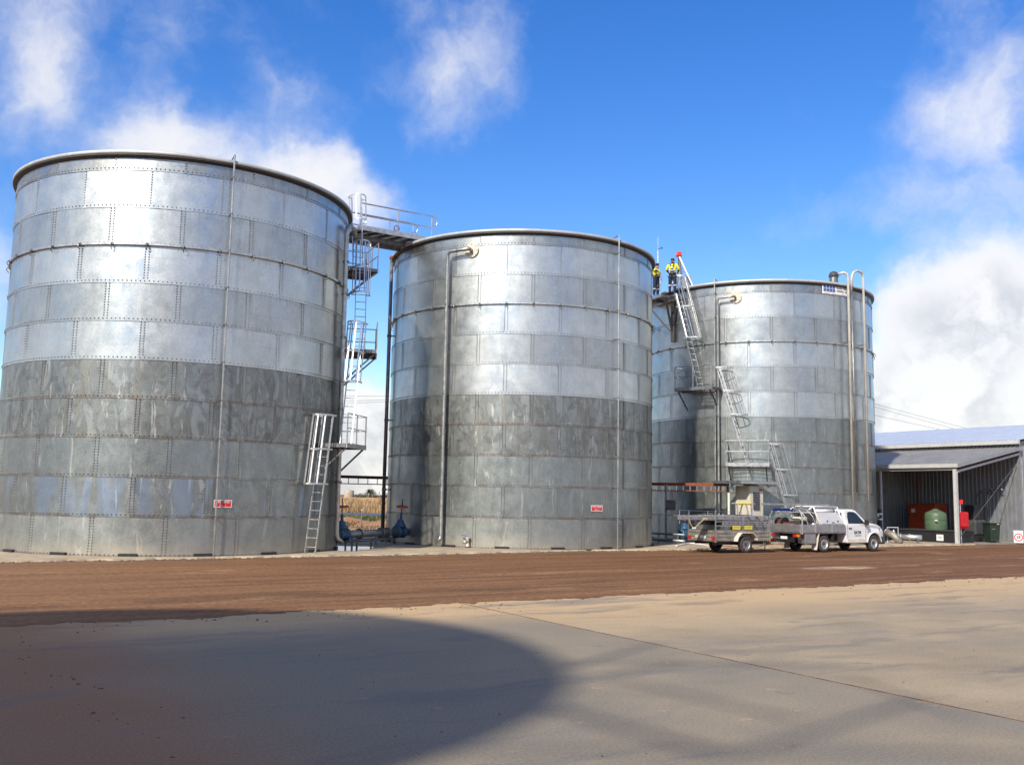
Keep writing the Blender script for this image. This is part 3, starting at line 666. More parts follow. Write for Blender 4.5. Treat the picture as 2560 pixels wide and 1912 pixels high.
MB().ball((c[0], c[1], c[2]), .235, 14, 9, (1, 1, .9)).build('hood', 'grey_dark', T, smooth=True)
MB().lathe([(.22, -.5), (.20, -.1), (.26, -.06)], c=c, n=14).build('neck', 'steel_dark', T)
# logo board under the rim of the last tank, bent to the wall
T = thing('logo_board', TP(2, -64.6, .06, 12.0), 'white board with blue dotted logo and grey lettering under the tank rim', 'sign')
def curved(a0, a1, z0, z1, dr, name, mat, n=8):
    m = MB(); k = n+1
    V = [TP(2, a0+(a1-a0)*j/n, r, z) for r in (dr, dr+.012) for z in (z0, z1) for j in range(k)]
    m.add(V, [(2*k+j, 2*k+j+1, 3*k+j+1, 3*k+j) for j in range(n)]+[(j+1, j, k+j, k+j+1) for j in range(n)]+[(k+j, 3*k+j, 3*k+j+1, k+j+1) for j in range(n)]+[(j, j+1, 2*k+j+1, 2*k+j) for j in range(n)]+[(0, 2*k, 3*k, k), (n, k+n, 3*k+n, 2*k+n)])
    return m.build(name, mat, T)
curved(-72.6, -56.2, 12.0, 12.42, .05, 'board', 'white')
curved(-72.0, -65.2, 12.11, 12.41, .066, 'logo_field', 'blue_pale')
for r_ in range(2):
    for k in range(4):
        a = -71.2+k*1.75; z = 12.34-.15*r_; n = nrm(TP(2, a, 1, 0)-TP(2, a, 0, 0))
        MB().lathe([(.055, 0), (.055, .006), (.001, .007)], c=TP(2, a, .078, z), axis=n, n=12).build('logo_dot', 'blue_ink', T)
def marks(a0, a1, z0, z1, pat, mat):
    st = (a1-a0)/len(pat)
    for k, ch in enumerate(pat):
        if ch != ' ': curved(a0+st*(k+.12), a0+st*(k+.88), z0, z1-(.02 if ch == 'l' else 0), .064, 'letter_mark', mat, 2)
marks(-64.2, -57.0, 12.30, 12.38, 'Mlll MlM', 'grey_ink'); marks(-64.2, -57.0, 12.16, 12.24, 'lMlMl lM', 'grey_ink')
marks(-71.6, -58.0, 12.045, 12.07, 'llll lll ll llll', 'flange')
# drain valve at the foot of the second tank
T = thing('drain_valve', TP(1, -109.6, .1, 0), 'small brass-coloured drain valve with a blue lever at the tank foot', 'valve')
c = TP(1, -109.8, .0, .24); n = nrm(TP(1, -109.8, 1, 0)-TP(1, -109.8, 0, 0)); x = np.cross((0, 0, 1), n)
MB().tube([c, c+n*.18, c+n*.24+x*-.05, c+n*.30-x*.14-np.array([0, 0, .05])], .055, 10).build('body', 'pipe_zinc', T, smooth=True)
MB().lathe([(.02, -.2), (.075, -.2), (.085, -.16), (.06, -.1), (.06, .1), (.085, .12), (.085, .17), (.02, .17)], c=c+n*.15, n=12).build('bonnet', 'flange', T)
MB().bar(c+n*.15+np.array([0, 0, .20]), c+n*.17-x*.27+np.array([0, 0, .24]), .04, .02).build('lever', 'blue', T)

# ------------------------------------------------------------------ ladders and platforms
def caged_ladder(i, ab, zb, at, zt, r0, label, group, cage_from=2.3, ext=1.0, cage=True, wd=.40, nstrap=6):
    b = TP(i, ab, r0, zb); t = TP(i, at, r0, zt); d = nrm(t-b); rho = nrm(TP(i, at, 1, 0)-TP(i, at, 0, 0))
    top = t+d*ext/d[2]; back = nrm(np.array([-(t-b)[0], -(t-b)[1], 0]))
    T = thing('caged_ladder' if cage else 'ladder', b, label, 'ladder', group)
    for s in (-1, 1): MB().bar(b+rho*s*wd/2, top+rho*s*wd/2, .03, .055, up=back).build('rail', 'steel', T)
    n = int((zt-zb)/.30)
    for k in range(n):
        q = b+d*((k+.7)*.30/d[2]); 
        if q[2] > zt: break
        MB().tube([q-rho*wd/2, q+rho*wd/2], .014, 6).build('rung', 'steel', T)
    if cage:
        zs = []; z = zb+cage_from; m = max(2, round((zt+ext-z)/1.35)+1)
        zs = np.linspace(z, zt+ext-.05, m)
        def hoop(z):
            q = b+d*((z-zb)/d[2]); w_ = wd/2+.16; P = []
            for k in range(13):
                a = math.pi*k/12; P.append(q+rho*math.cos(a)*w_+back*(math.sin(a)*.72))
            return [q+rho*wd/2]+P+[q-rho*wd/2]
        for z in zs:
            H = hoop(z); m_ = MB()
            for k in range(len(H)-1): m_.bar(H[k], H[k+1], .010, .055)
            m_.build('hoop', 'alu', T)
        Ha, Hb = hoop(zs[0]), hoop(zs[-1])
        for k in range(nstrap):
            j = 1+int(round(12*(k+.4)/(nstrap-.2))); out = nrm(Ha[j]-(b+d*((zs[0]-zb)/d[2])))
            MB().bar(Ha[j]-out*.012, Hb[j]-out*.012, .05, .010, up=out).build('strap', 'alu', T)
    return T
def platform(i, a0, a1, z, wd, label, group, rails='fo', posts=3, zr=1.05, braces=True, gap=.08, name='access_platform', close=None):
    T = thing(name, TP(i, (a0+a1)/2, .5, z), label, 'platform', group)
    am = (a0+a1)/2; rho = nrm(TP(i, am, 1, 0)-TP(i, am, 0, 0)); tau = np.cross((0, 0, 1), rho)
    L = TANKS[i][2]*R_(abs(a1-a0)); c = TP(i, am, gap, z); s = 1 if a1 > a0 else -1; tau = tau*s
    up = np.array([0, 0, 1.])
    P = lambda t, r, dz=0: c+tau*t*L/2+rho*r+up*dz                # t -1..1 along, r 0..wd out
    for k in range(4):                                             # grating in four panels
        t0 = -1+k*.5+.01; t1 = t0+.48; m = MB()
        for j in range(9):
            tt = t0+(t1-t0)*j/8; m.bar(P(tt, .03), P(tt, wd-.03), .012, .035)
        for r in np.linspace(.03, wd-.03, 5): m.bar(P(t0, r), P(t1, r), .012, .035)
        m.build('grating', 'steel_dark', T)
    for r in (0.0, wd): MB().bar(P(-1, r, -.05), P(1, r, -.05), .05, .16).build('side_beam', 'steel', T)
    for t in (-1, 0, 1): MB().bar(P(t, .03, -.06), P(t, wd-.03, -.06), .06, .12).build('cross_beam', 'steel_dark', T)
    if braces:
        for t in (-.85, .85): MB().bar(P(t, wd-.05, -.12), P(t, -.05, -wd*1.05), .055, .055).build('brace', 'steel_dark', T)
    # guard rails: o = outer side, f = far end, n = near end
    segs = []
    if 'o' in rails: segs.append([P(-1, wd), P(1, wd)])
    if 'f' in rails: segs.append([P(1, wd), P(1, 0)])
    if 'n' in rails: segs.append([P(-1, 0), P(-1, wd)])
    for A_, B_ in segs:
        n = posts if np.linalg.norm(B_-A_) > 1.3 else 2
        for k in range(n): q = lerp(A_, B_, k/(n-1)*.96+.02); MB().tube([q-up*.1, q+up*zr], .022, 6).build('post', 'steel', T)
        for h in (zr, zr*.52): MB().tube([A_+up*h, B_+up*h], .021, 6).build('rail', 'steel', T)
    return T
GL = 'caged ladders up the first tank'; GP = 'landing platforms on the first tank'
caged_ladder(0, -26.7, .0, -21.6, 3.68, .40, 'caged ladder standing on the pad beside the first tank', None)
platform(0, -21.2, -3.0, 3.68, 1.0, 'lowest landing platform on the side of the first tank', None, 'of')
caged_ladder(0, -9.0, 3.7, -.5, 7.30, .55, 'caged ladder rising from the lowest landing of the first tank', None)
platform(0, .5, 17, 7.30, 1.15, 'middle landing platform on the side of the first tank', None, 'of')
caged_ladder(0, 8.0, 7.32, 15.5, 10.8, .60, 'caged ladder rising from the middle landing of the first tank', None)
platform(0, 16.0, 33, 10.8, 1.15, 'highest landing platform below the catwalk of the first tank', None, 'of')
caged_ladder(0, 20.5, 10.82, 24.5, 12.78, .55, 'short ladder with a hooped cage standing above the catwalk end', None, cage_from=2.0, ext=1.15, nstrap=5)
# catwalk between the roofs
cwz = 12.78
n0, n1 = G(900, 568, cwz), G(1063, 597, cwz); f0 = n0+V2*1.45-U2*.9; f1 = n1+V2*1.45-U2*.2
T = thing('catwalk', lerp(n0, f1, .5), 'steel catwalk with handrails bridging the roofs of two tanks', 'catwalk')
up = np.array([0, 0, 1.])
MB().bar(n0-U2*.1, n1, .06, .20).build('side_beam', 'steel', T); MB().bar(f0, f1, .06, .20).build('side_beam', 'steel_dark', T)
MB().bar(f0-V2*.05-up*.22, f1-V2*.05-up*.22, .16, .22).build('main_beam', 'steel_dark', T)
MB().bar(n0+V2*.75-up*.20-U2*.6, n1+V2*.75-up*.20, .10, .18).build('main_beam', 'steel_dark', T)
for k in range(7):
    t = k/6; MB().bar(lerp(n0, n1, t)-up*.06, lerp(f0, f1, t)-up*.06, .07, .10).build('cross_beam', 'steel_dark', T)
for k in range(6):
    m = MB(); t0, t1 = k/6+.004, (k+1)/6-.004
    for j in range(9): t = t0+(t1-t0)*j/8; m.bar(lerp(n0, n1, t), lerp(f0, f1, t), .012, .035)
    for r in np.linspace(.06, .94, 7): m.bar(lerp(lerp(n0, n1, t0), lerp(f0, f1, t0), r), lerp(lerp(n0, n1, t1), lerp(f0, f1, t1), r), .012, .035)
    m.build('grating', 'steel_dark', T)
e1 = n1+U2*.55; e1f = f1+U2*.55
for (a, b, pc_) in ((n0, e1, (.0, .48, .93)), (f0, e1f, (.02, .36, .68, .95))):
    for h in (1.02, .52):
        MB().tube([a+up*h, lerp(a, b, .93)+up*h, lerp(a, b, .985)+up*(h-.06), b+up*(h-.22), lerp(a, b, .985)+up*(h-.37), lerp(a, b, .93)+up*(h-.42)] if h > .9 else [a+up*h, lerp(a, b, .93)+up*h], .028, 6).build('rail', 'steel', T)
    for t in pc_: MB().tube([lerp(a, b, t)-up*.1, lerp(a, b, t)+up*1.02], .03, 6).build('post', 'steel', T)
MB().lathe([(.10, -.02), (.13, -.02), (.13, .02), (.10, .02), (.10, -.02)], c=lerp(n0, n1, .55)+up*.22, axis=V2, n=16).build('lifting_ring', 'orange', T)
for t in (.0,): MB().tube([f0-U2*1.6+up*1.02, f0+up*1.02], .028, 6).build('rail', 'steel', T); MB().tube([f0-U2*1.6+up*.52, f0+up*.52], .028, 6).build('rail', 'steel', T)
# stand pipe beside the second tank, up to the catwalk
pb = ATY(956, 1330, 42.0); pt = np.array([pb[0]+.02, pb[1], 12.45])
T = thing('stand_pipe', (pb[0], pb[1], 0), 'dark stand pipe rising between the tanks to the catwalk', 'pipe')
MB().tube([(pb[0], pb[1], 0), (pt[0], pt[1], 12.4)], .08, 12).build('pipe', 'pipe_grey', T, smooth=True)
MB().lathe([(.075, -.05), (.115, -.05), (.115, .06), (.07, .08)], c=(pt[0], pt[1], 12.4), n=14).build('coupling', 'orange', T)
for z in (2.2, 5.2, 8.9): 
    MB().lathe([(.078, -.05), (.10, -.05), (.10, .05), (.078, .05)], c=(pb[0]+.01, pb[1], z), n=12).build('collar', 'steel_dark', T)
    q = np.array([TANKS[1][0], TANKS[1][1], z]); d_ = nrm(q-np.array([pb[0], pb[1], z])); L_ = np.linalg.norm(q-np.array([pb[0], pb[1], z]))-TANKS[1][2]
    MB().bar((pb[0], pb[1], z), np.array([pb[0], pb[1], z])+d_*L_, .05, .05).build('bracket', 'steel_dark', T)
# last tank
caged_ladder(2, -88.8, .0, -97.8, 3.72, .45, 'caged ladder rising from the ground behind the ute', None)
platform(2, -98.6, -118.0, 3.72, .95, 'lowest landing platform above the cream control cabinet', None, 'of')
caged_ladder(2, -108.5, 3.74, -118.4, 7.35, .45, 'caged ladder rising from the landing above the control cabinet', None)
platform(2, -120.2, -140.0, 7.35, .95, 'middle landing platform crossed by the overflow pipe', None, 'of')
caged_ladder(2, -129.0, 7.37, -141.0, 12.1, .50, 'long caged ladder rising to the platform with two workers', None, cage_from=2.5)
platform(2, -142.0, -166.0, 12.1, 1.15, 'top platform where two workers stand beside the roof', None, 'f', posts=4, braces=False)
T = thing('platform_bracket', TP(2, -150, .3, 9.9), 'dark bracket post with braces under the top platform', 'bracket')
q0 = TP(2, -148, .12, 0)
MB().bar((q0[0], q0[1], 9.9), (q0[0], q0[1], 12.0), .22, .16).build('post', 'grey_dark', T)
for a, r in ((-143.5, 1.1), (-157, 1.1), (-143.0, .3)): MB().bar((q0[0], q0[1], 10.3 if r > 1 else 10.5), TP(2, a, r, 11.98), .09, .09).build('brace', 'grey_dark', T)
T = thing('guard_rail', TP(2, -150, 1.2, 12.1), 'guard rail of thin posts where the worker reaches across', 'railing')
ra, rb = TP(2, -146.0, 1.12, 12.1), TP(2, -166, 1.2, 12.1)
for t in (0, .5, 1): MB().tube([lerp(ra, rb, t), lerp(ra, rb, t)+up*1.05], .022, 6).build('post', 'steel', T)
for h in (1.05, .55): MB().tube([ra+up*h, rb+up*h], .021, 6).build('rail', 'steel', T)
# tripod over the roof hatch
T = thing('rescue_tripod', TP(2, -140, -.9, TOPZ+.2), 'silver three-legged tripod with red head over the roof hatch', 'tripod')
head = ATY(1697, 638, 48.0); cxy = TP(2, -135, -.1, 0)
for px_, py_, Y_ in ((1733, 708, 47.6), (1694, 705, 48.9), (1712, 700, 50.6)):
    f = ATY(px_, py_, Y_); f[2] = TOPZ+.16+(.12 if Y_ > 49 else 0); MB().tube([head, lerp(head, f, .5)], .055, 8).build('leg', 'alu', T); l2 = MB().tube([lerp(head, f, .5), f], .042, 8).build('leg_extension', 'alu', T)
MB().box(head+np.array([0, 0, .05]), (.32, .26, .24), 0, .7).build('head', 'red', T, bevel=.03)
MB().tube([head, head-np.array([.02, 0, .9])], .02, 6).build('hoist_line', 'grey_dark', T)
# open roof hatch with its cage guard
T = thing('roof_hatch', TP(2, -142, -.4, TOPZ+.1), 'grey hinged roof hatch lid standing open behind the worker', 'hatch')
h0 = ATY(1716, 712, 48.2); MB().add([h0+np.array(q) for q in ((-.35, 0, -.1), (.35, .1, -.1), (.32, .3, .55), (-.30, .2, .45), (-.35, .03, -.1), (.35, .13, -.1), (.32, .33, .55), (-.30, .23, .45))], MB.BF).build('lid', 'shed_wall', T)
for k in range(6): 
    q = h0+np.array([-.55+.1*k, .3, -.2]); MB().tube([q, q+np.array([0, .05, 1.1])], .014, 5).build('guard_bar', 'steel', T)
MB().tube([h0+np.array([-.55, .35, .9]), h0+np.array([-.05, .35, .9])], .014, 5).build('guard_bar', 'steel', T)
# weather mast
mb_ = ATY(1645, 690, 51.5); T = thing('weather_mast', (mb_[0], mb_[1], TOPZ+.2), 'thin mast with a cup anemometer above the workers', 'mast')
mt_ = ATY(1643, 592, 51.5); MB().tube([(mb_[0], mb_[1], TOPZ+.2), (mb_[0], mb_[1], mt_[2]-.8)], .035, 8).build('mast', 'alu', T); MB().tube([(mb_[0], mb_[1], mt_[2]-.8), (mb_[0], mb_[1], mt_[2])], .014, 6).build('whip', 'alu', T)
az = ATY(1645, 622, 51.5)[2]; MB().tube([(mb_[0], mb_[1], az), (mb_[0]+.2, mb_[1], az+.03)], .02, 6).build('arm', 'grey_dark', T); MB().ball((mb_[0]+.2, mb_[1], az+.05), .05, 8, 6).build('cup', 'black', T)

# ------------------------------------------------------------------ pipework between the first two tanks
def gate_valve(base_, ax, h, label, lean=(0, 0, 0)):
    b = np.asarray(base_, float); T = thing('gate_valve', (b[0], b[1], 0), label, 'valve', 'blue gate valves between the tanks')
    MB().lathe([(.13, -.26), (.25, -.26), (.25, -.21), (.15, -.19), (.16, -.08), (.19, 0), (.16, .08), (.15, .19), (.25, .21), (.25, .26), (.13, .26)], c=b, axis=ax, n=18).build('body', 'valve_blue', T, smooth=True)
    u_ = nrm(np.array([0, 0, 1.])+np.array(lean))
    MB().lathe([(.15, .05), (.19, .16), (.19, .22), (.23, .24), (.23, .30), (.17, .34), (.13, .46), (.06, .52), (.055, .72), (.02, .74)], c=b, axis=u_, n=16).build('bonnet', 'valve_blue', T, smooth=True)
    MB().tube([b+u_*.7, b+u_*h], .022, 6).build('stem', 'black', T)
    wc = b+u_*(h-.32); w_ = MB().lathe([(.20, -.022), (.245, -.022), (.245, .022), (.20, .022), (.20, -.022)], c=wc, axis=u_, n=24)
    x = nrm(np.cross(u_, (0, 1, 0.1))); y = np.cross(u_, x)
    for k in range(3): a = k*math.pi/3; e = x*math.cos(a)+y*math.sin(a); w_.bar(wc-e*.2, wc+e*.2, .03, .02, up=u_)
    w_.build('handwheel', 'wheel_red', T); return T
zp = .50; va = TP(0, 3, .10, zp); vb, _ = CYL(1, 1010, 1322, .12); vb[2] = zp; ax = nrm(vb-va)
gate_valve(va+ax*.25, ax, 1.34, 'blue gate valve with orange handwheel half hidden by the first tank', (.0, -.12, 0))
gate_valve(vb-ax*.35, ax, 1.34, 'blue gate valve with orange handwheel beside the second tank', (.09, -.14, 0))
T = thing('delivery_main', lerp(va, vb, .5)*np.array([1, 1, 0]), 'thick grey horizontal pipe joining the two blue valves', 'pipe')
MB().tube([va+ax*.5, vb-ax*.6], .135, 16).build('pipe', 'pipe_grey', T, smooth=True)
for t in (.30, .62, .72): MB().lathe([(.13, -.03), (.20, -.03), (.20, .03), (.13, .03)], c=lerp(va, vb, t), axis=ax, n=18).build('flange', 'pipe_grey', T)
MB().tube([vb-ax*.1, vb+ax*.25], .135, 14).build('stub', 'pipe_grey', T); MB().tube([va-ax*.25, va+ax*.05], .135, 14).build('stub', 'pipe_grey', T)
for t in (.2, .27, .55): q = lerp(va, vb, t); MB().bar((q[0], q[1], .0), (q[0], q[1], zp-.1 if t > .3 else zp+.15), .07, .07).build('support', 'steel_dark', T)
T = thing('drain_line', lerp(va, vb, .5)*np.array([1, 1, 0])+V2*.3, 'thinner dark pipe running low under the delivery pipe', 'pipe')
l0, l1 = va+V2*.25+ax*.1, lerp(va, vb, .85)+V2*.25
MB().tube([(l0[0], l0[1], .24), (l1[0], l1[1], .24), (l1[0]+.08, l1[1]+.06, .2), (l1[0]+.1, l1[1]+.08, .02)], .06, 10).build('pipe', 'pipe_grey', T, smooth=True)
for t in (.15, .6): q = lerp(l0, l1, t); MB().bar((q[0], q[1], 0), (q[0], q[1], .2), .06, .06).build('support', 'steel_dark', T)
# cable rack behind the gap
def rack(p0, p1, z, drop, n, label, posts, mat='rust_red'):
    p0, p1 = np.array([*p0[:2], 0.0]), np.array([*p1[:2], 0.0])
    T = thing('cable_rack', lerp(p0, p1, .5), label, 'cable rack'); u_ = np.array([0, 0, 1.])
    MB().bar(p0+u_*z, p1+u_*z, .10, .14).build('top_chord', mat, T); MB().bar(p0+u_*(z-drop), p1+u_*(z-drop), .05, .045).build('bottom_chord', mat if mat == 'orange' else 'steel_dark', T)
    for k in range(n): q = lerp(p0, p1, (k+.5)/n); MB().bar(q+u_*(z-.07), q+u_*(z-drop), .085, .03).build('hanger', 'steel', T)
    for t in posts: q = lerp(p0, p1, t); MB().bar(q, q+u_*(z-.02), .09, .09).build('post', 'steel_dark', T)
    return T
ra, rb = ATY(820, 1196, 45.5), ATY(1010, 1206, 47.0); rack(ra-U2*8, rb+U2*.8, 2.78, .32, 26, 'red oxide cable rack seen through the gap between tanks', (.02, .45))
c0, c1 = ATY(1600, 1208, 47.2), ATY(1822, 1207, 44.6); rack(c0, c1, 2.72, .30, 13, 'orange cable rack leading to the cream control cabinet', (.30,), 'orange')
# ------------------------------------------------------------------ ute and trailer (local axes: x forward, y to the left, z up)
HEAD = R_(31.0); HX = np.array([math.cos(HEAD), math.sin(HEAD), 0]); HY = np.array([-math.sin(HEAD), math.cos(HEAD), 0])
ROADZ = -.05
def wheel(parent, c, side, R=.345, w_=.21, steel='alu', six=False):
    """tyre > rim > hub, built as its own part; side = -1 right, +1 left"""
    ax = (0, side, 0); c = np.asarray(c, float)
    ty = MB().lathe([(R*.62, -w_/2), (R*.90, -w_/2), (R*.97, -w_*.40), (R, -w_*.22), (R, w_*.22), (R*.97, w_*.40), (R*.90, w_/2), (R*.66, w_/2), (R*.62, w_*.42)], c=c, axis=ax, n=28).build('wheel', 'rubber', parent, smooth=True)
    tr = MB()
    for k in range(28): 
        a = 2*math.pi*k/28; e = np.array([math.cos(a), 0, math.sin(a)]); t_ = np.array([-math.sin(a), 0, math.cos(a)]); q = c+e*R*1.0
        tr.bar(q-t_*.02-np.array([0, w_*.3, 0]), q+t_*.02+np.array([0, w_*.3, 0]), .028, .014, up=e)
    tr.build('tread', 'rubber', ty)
    rm = MB().lathe([(R*.64, w_*.44), (R*.60, w_*.46), (R*.56, w_*.30), (R*.50, w_*.20), (R*.42, w_*.30), (R*.28, w_*.34), (R*.22, w_*.20), (.001, w_*.20)], c=c, axis=ax, n=24).build('rim', steel, ty, smooth=True)
    hb = MB(); 
    for k in range(6):
        a = k*math.pi/3; q = c+np.array([math.cos(a)*R*.26, side*w_*.32, math.sin(a)*R*.26]); hb.lathe([(.014, 0), (.014, .02), (.001, .022)], c=q, axis=ax, n=6)
    hb.lathe([(R*.15, w_*.18), (R*.15, w_*.42), (R*.12, w_*.46), (.001, w_*.46)], c=c, axis=ax, n=14); hb.build('hub', 'grey_dark', rm)
    vt = MB()
    for k in range(8):
        a = (k+.5)*math.pi/4; q = c+np.array([math.cos(a)*R*.47, side*w_*.22, math.sin(a)*R*.47]); vt.lathe([(.022, 0), (.022, .012), (.001, .013)], c=q, axis=ax, n=8)
    vt.build('vent_hole', 'black', rm)
    return ty
pw = G(2057, 1379.5, ROADZ); uo = pw+HY*.74; uo[2] = ROADZ
UTE = thing('ute', uo, 'white single-cab ute with grey tray, tool box and roof racks', 'ute', rz=HEAD)
for x in (0, 3.085):
    for s in (-1, 1): wheel(UTE, (x, s*.74, .345), s)
arch = [(3.085+.43*math.cos(a), .345+.43*math.sin(a)) for a in np.linspace(.06, math.pi-.06, 13)]
prof = [(1.30, .38), (1.28, .6), (1.28, 1.13), (2.0, 1.145), (2.72, 1.15), (3.20, 1.11), (3.52, 1.03), (3.70, .94), (3.79, .84), (3.80, .62), (3.70, .46), (3.55, .38)]+arch+[(2.58, .36), (1.4, .35)]
def hw(x): return .86-.10*max(0, (x-3.25)/.55)**1.5
body = MB().prism([(p[0], p[1]) for p in prof], lambda x, z: (x, -hw(x), z), lambda x, z: (x, hw(x), z)).build('body', 'white_paint', UTE, bevel=.035)
# bonnet crown
bm = MB(); nx, ny = 8, 7
for i in range(nx):
    x = 2.60+(3.74-2.60)*i/(nx-1)
    for j in range(ny):
        y = (-1+2*j/(ny-1))*(hw(x)-.05); z = np.interp(x, [2.6, 2.75, 3.2, 3.52, 3.70, 3.76], [1.20, 1.195, 1.15, 1.07, .97, .90])+.035*(1-(y/.82)**2); bm.v.append((x, y, z))
bm.f = [(i*ny+j, (i+1)*ny+j, (i+1)*ny+j+1, i*ny+j+1) for i in range(nx-1) for j in range(ny-1)]
bn = bm.build('bonnet', 'white_paint', UTE, smooth=True); so_ = bn.modifiers.new('solid', 'SOLIDIFY'); so_.thickness = .06
wy = lambda z: np.interp(z, [1.10, 1.16, 1.70, 1.78], [.855, .85, .70, .64])
cab = [(1.29, 1.12), (1.31, 1.45), (1.36, 1.66), (1.47, 1.755), (1.70, 1.775), (1.98, 1.765), (2.12, 1.715), (2.74, 1.14)]
MB().prism(cab, lambda x, z: (x, -wy(z), z), lambda x, z: (x, wy(z), z)).build('cab', 'white_paint', UTE, bevel=.03)
for s in (-1, 1):
    wp = [(1.47, 1.185), (1.49, 1.45), (1.56, 1.64), (1.70, 1.675), (1.96, 1.66), (2.10, 1.60), (2.50, 1.20), (2.46, 1.18)]
    MB().prism(wp, lambda x, z: (x, s*(wy(z)+.004), z), lambda x, z: (x, s*(wy(z)+.012), z)).build('side_window', 'glass', UTE)
    MB().prism([(1.40, .43), (1.40, 1.12), (1.412, 1.12), (1.412, .43)], lambda x, z: (x, s*.862, z), lambda x, z: (x, s*.866, z)).build('door_gap', 'grey_dark', UTE)
    MB().prism([(2.50, .46), (2.56, 1.12), (2.572, 1.12), (2.512, .46)], lambda x, z: (x, s*.862, z), lambda x, z: (x, s*.866, z)).build('door_gap', 'grey_dark', UTE)
    MB().lohi((1.46, min(s*.865, s*.90), .96), (1.64, max(s*.865, s*.90), 1.0)).build('door_handle', 'grey_dark', UTE, bevel=.01)
    MB().lohi((1.36, min(s*.80, s*.875), .36), (2.55, max(s*.80, s*.875), .56)).build('sill', 'dusty_white', UTE, bevel=.03)
    m = MB().lohi((2.40, min(s*.90, s*1.09), 1.12), (2.50, max(s*.90, s*1.09), 1.33)); m.build('mirror', 'black', UTE, bevel=.03); 
    MB().bar((2.48, s*.83, 1.18), (2.45, s*.95, 1.20), .05, .05).build('mirror_arm', 'black', UTE)
    MB().add([(3.60, s*.66, .98), (3.70, s*.74, .95), (3.42, s*.862, .99), (3.40, s*.862, .86), (3.74, s*.76, .80), (3.80, s*.60, .83)], [(0, 1, 2), (1, 4, 3, 2), (0, 5, 4, 1)]).build('headlight', 'lamp_clear', UTE)
    pts = [(3.085+.45*math.cos(a), s*.865, .345+.45*math.sin(a)) for a in np.linspace(.05, math.pi-.05, 15)]; MB().tube(pts, .028, 6).build('arch_lip', 'white_paint', UTE, smooth=True)
MB().add([(2.135, -.66, 1.70), (2.135, .66, 1.70), (2.72, .80, 1.185), (2.72, -.80, 1.185), (2.125, -.66, 1.69), (2.125, .66, 1.69), (2.71, .80, 1.175), (2.71, -.80, 1.175)], MB.BF).build('windscreen', 'glass', UTE)
MB().add([(1.285, -.66, 1.25), (1.285, .66, 1.25), (1.325, .60, 1.62), (1.325, -.60, 1.62), (1.30, -.66, 1.25), (1.30, .66, 1.25), (1.34, .60, 1.62), (1.34, -.60, 1.62)], MB.BF).build('rear_window', 'glass', UTE)
MB().lohi((3.50, -.80, .30), (3.90, .80, .64)).build('bumper', 'grey_dark', UTE, bevel=.06)
for s in (-1, 1): MB().lohi((3.44, min(s*.70, s*.868), .32), (3.80, max(s*.70, s*.868), .62)).build('bumper_corner', 'grey_dark', UTE, bevel=.05)
MB().lohi((3.78, -.5, .66), (3.83, .5, .86)).build('grille', 'black', UTE)
text_obj('door_lettering', 'EATM', .17, 'blue_ink', UTE, (2.02, -.866, .80), (1, 0, 0), (0, 0, 1), bold=.006)
MB().lohi((1.86, -.870, .66), (2.24, -.867, .69)).build('lettering_line', 'grey_ink', UTE)
MB().lohi((2.62, -.872, .80), (2.72, -.868, .83)).build('side_badge', 'grey_ink', UTE)
# chassis and tray
MB().lohi((-1.25, -.42, .45), (3.3, .42, .74)).build('chassis', 'black', UTE)
MB().tube([(0, -.66, .345), (0, .66, .345)], .06, 8).build('axle', 'black', UTE); MB().tube([(3.085, -.66, .345), (3.085, .66, .345)], .05, 8).build('axle', 'black', UTE)
TR0, TR1 = -1.42, 1.20
MB().lohi((TR0, -.89, .76), (TR1, .89, .83)).build('tray_floor', 'alu_dull', UTE)
for s in (-1, 1):
    for (a, b) in ((TR0, -.62), (-.61, .36), (.37, TR1)):
        MB().lohi((a, min(s*.89, s*.93), .80), (b, max(s*.89, s*.93), 1.13)).build('tray_side', 'alu_dull', UTE, bevel=.012)
    for a in (-.62, .365): MB().lohi((a-.02, min(s*.90, s*.945), .80), (a+.02, max(s*.90, s*.945), 1.12)).build('tray_latch', 'alu', UTE)
    MB().lohi((TR0-.02, min(s*.86, s*.95), .74), (TR0+.05, max(s*.86, s*.95), 1.15)).build('corner_post', 'alu', UTE)
    MB().lohi((TR0-.06, min(s*.50, s*.86), .62), (TR0+.0, max(s*.50, s*.86), .73)).build('tail_lamp', 'lamp_red', UTE); MB().lohi((TR0-.065, min(s*.70, s*.86), .625), (TR0-.058, max(s*.70, s*.86), .725)).build('indicator_lens', 'lamp_amber', UTE)
    MB().add([(-.36, s*.60, .76), (-.36, s*.90, .76), (-.52, s*.90, .10), (-.52, s*.60, .10), (-.375, s*.60, .76), (-.375, s*.90, .76), (-.535, s*.90, .10), (-.535, s*.60, .10)], MB.BF).build('mud_flap', 'dusty_white', UTE)
    MB().add([(.50, s*.62, .76), (.50, s*.90, .76), (.46, s*.90, .40), (.46, s*.62, .40), (.485, s*.62, .76), (.485, s*.90, .76), (.445, s*.90, .40), (.445, s*.62, .40)], MB.BF).build('mud_flap', 'black', UTE)
    MB().lohi((-1.20, min(s*.50, s*.90), .36), (-.58, max(s*.50, s*.90), .745)).build('under_tray_box', 'alu_dull', UTE, bevel=.01)
MB().lohi((TR0-.03, -.86, .80), (TR0+.01, .86, 1.13)).build('tailgate', 'alu_dull', UTE, bevel=.012)
MB().lohi((TR0-.05, -.18, .52), (TR0-.04, .18, .63)).build('number_plate', 'white', UTE)
MB().lohi((TR0-.03, -.5, .40), (TR0+.06, .5, .52)).build('rear_bar', 'black', UTE); MB().tube([(TR0-.02, 0, .45), (TR0-.22, 0, .45)], .04, 8).build('tow_tongue', 'black', UTE)
tb = [(-.90, 1.14), (.90, 1.14), (.57, 1.62), (-.57, 1.62)]
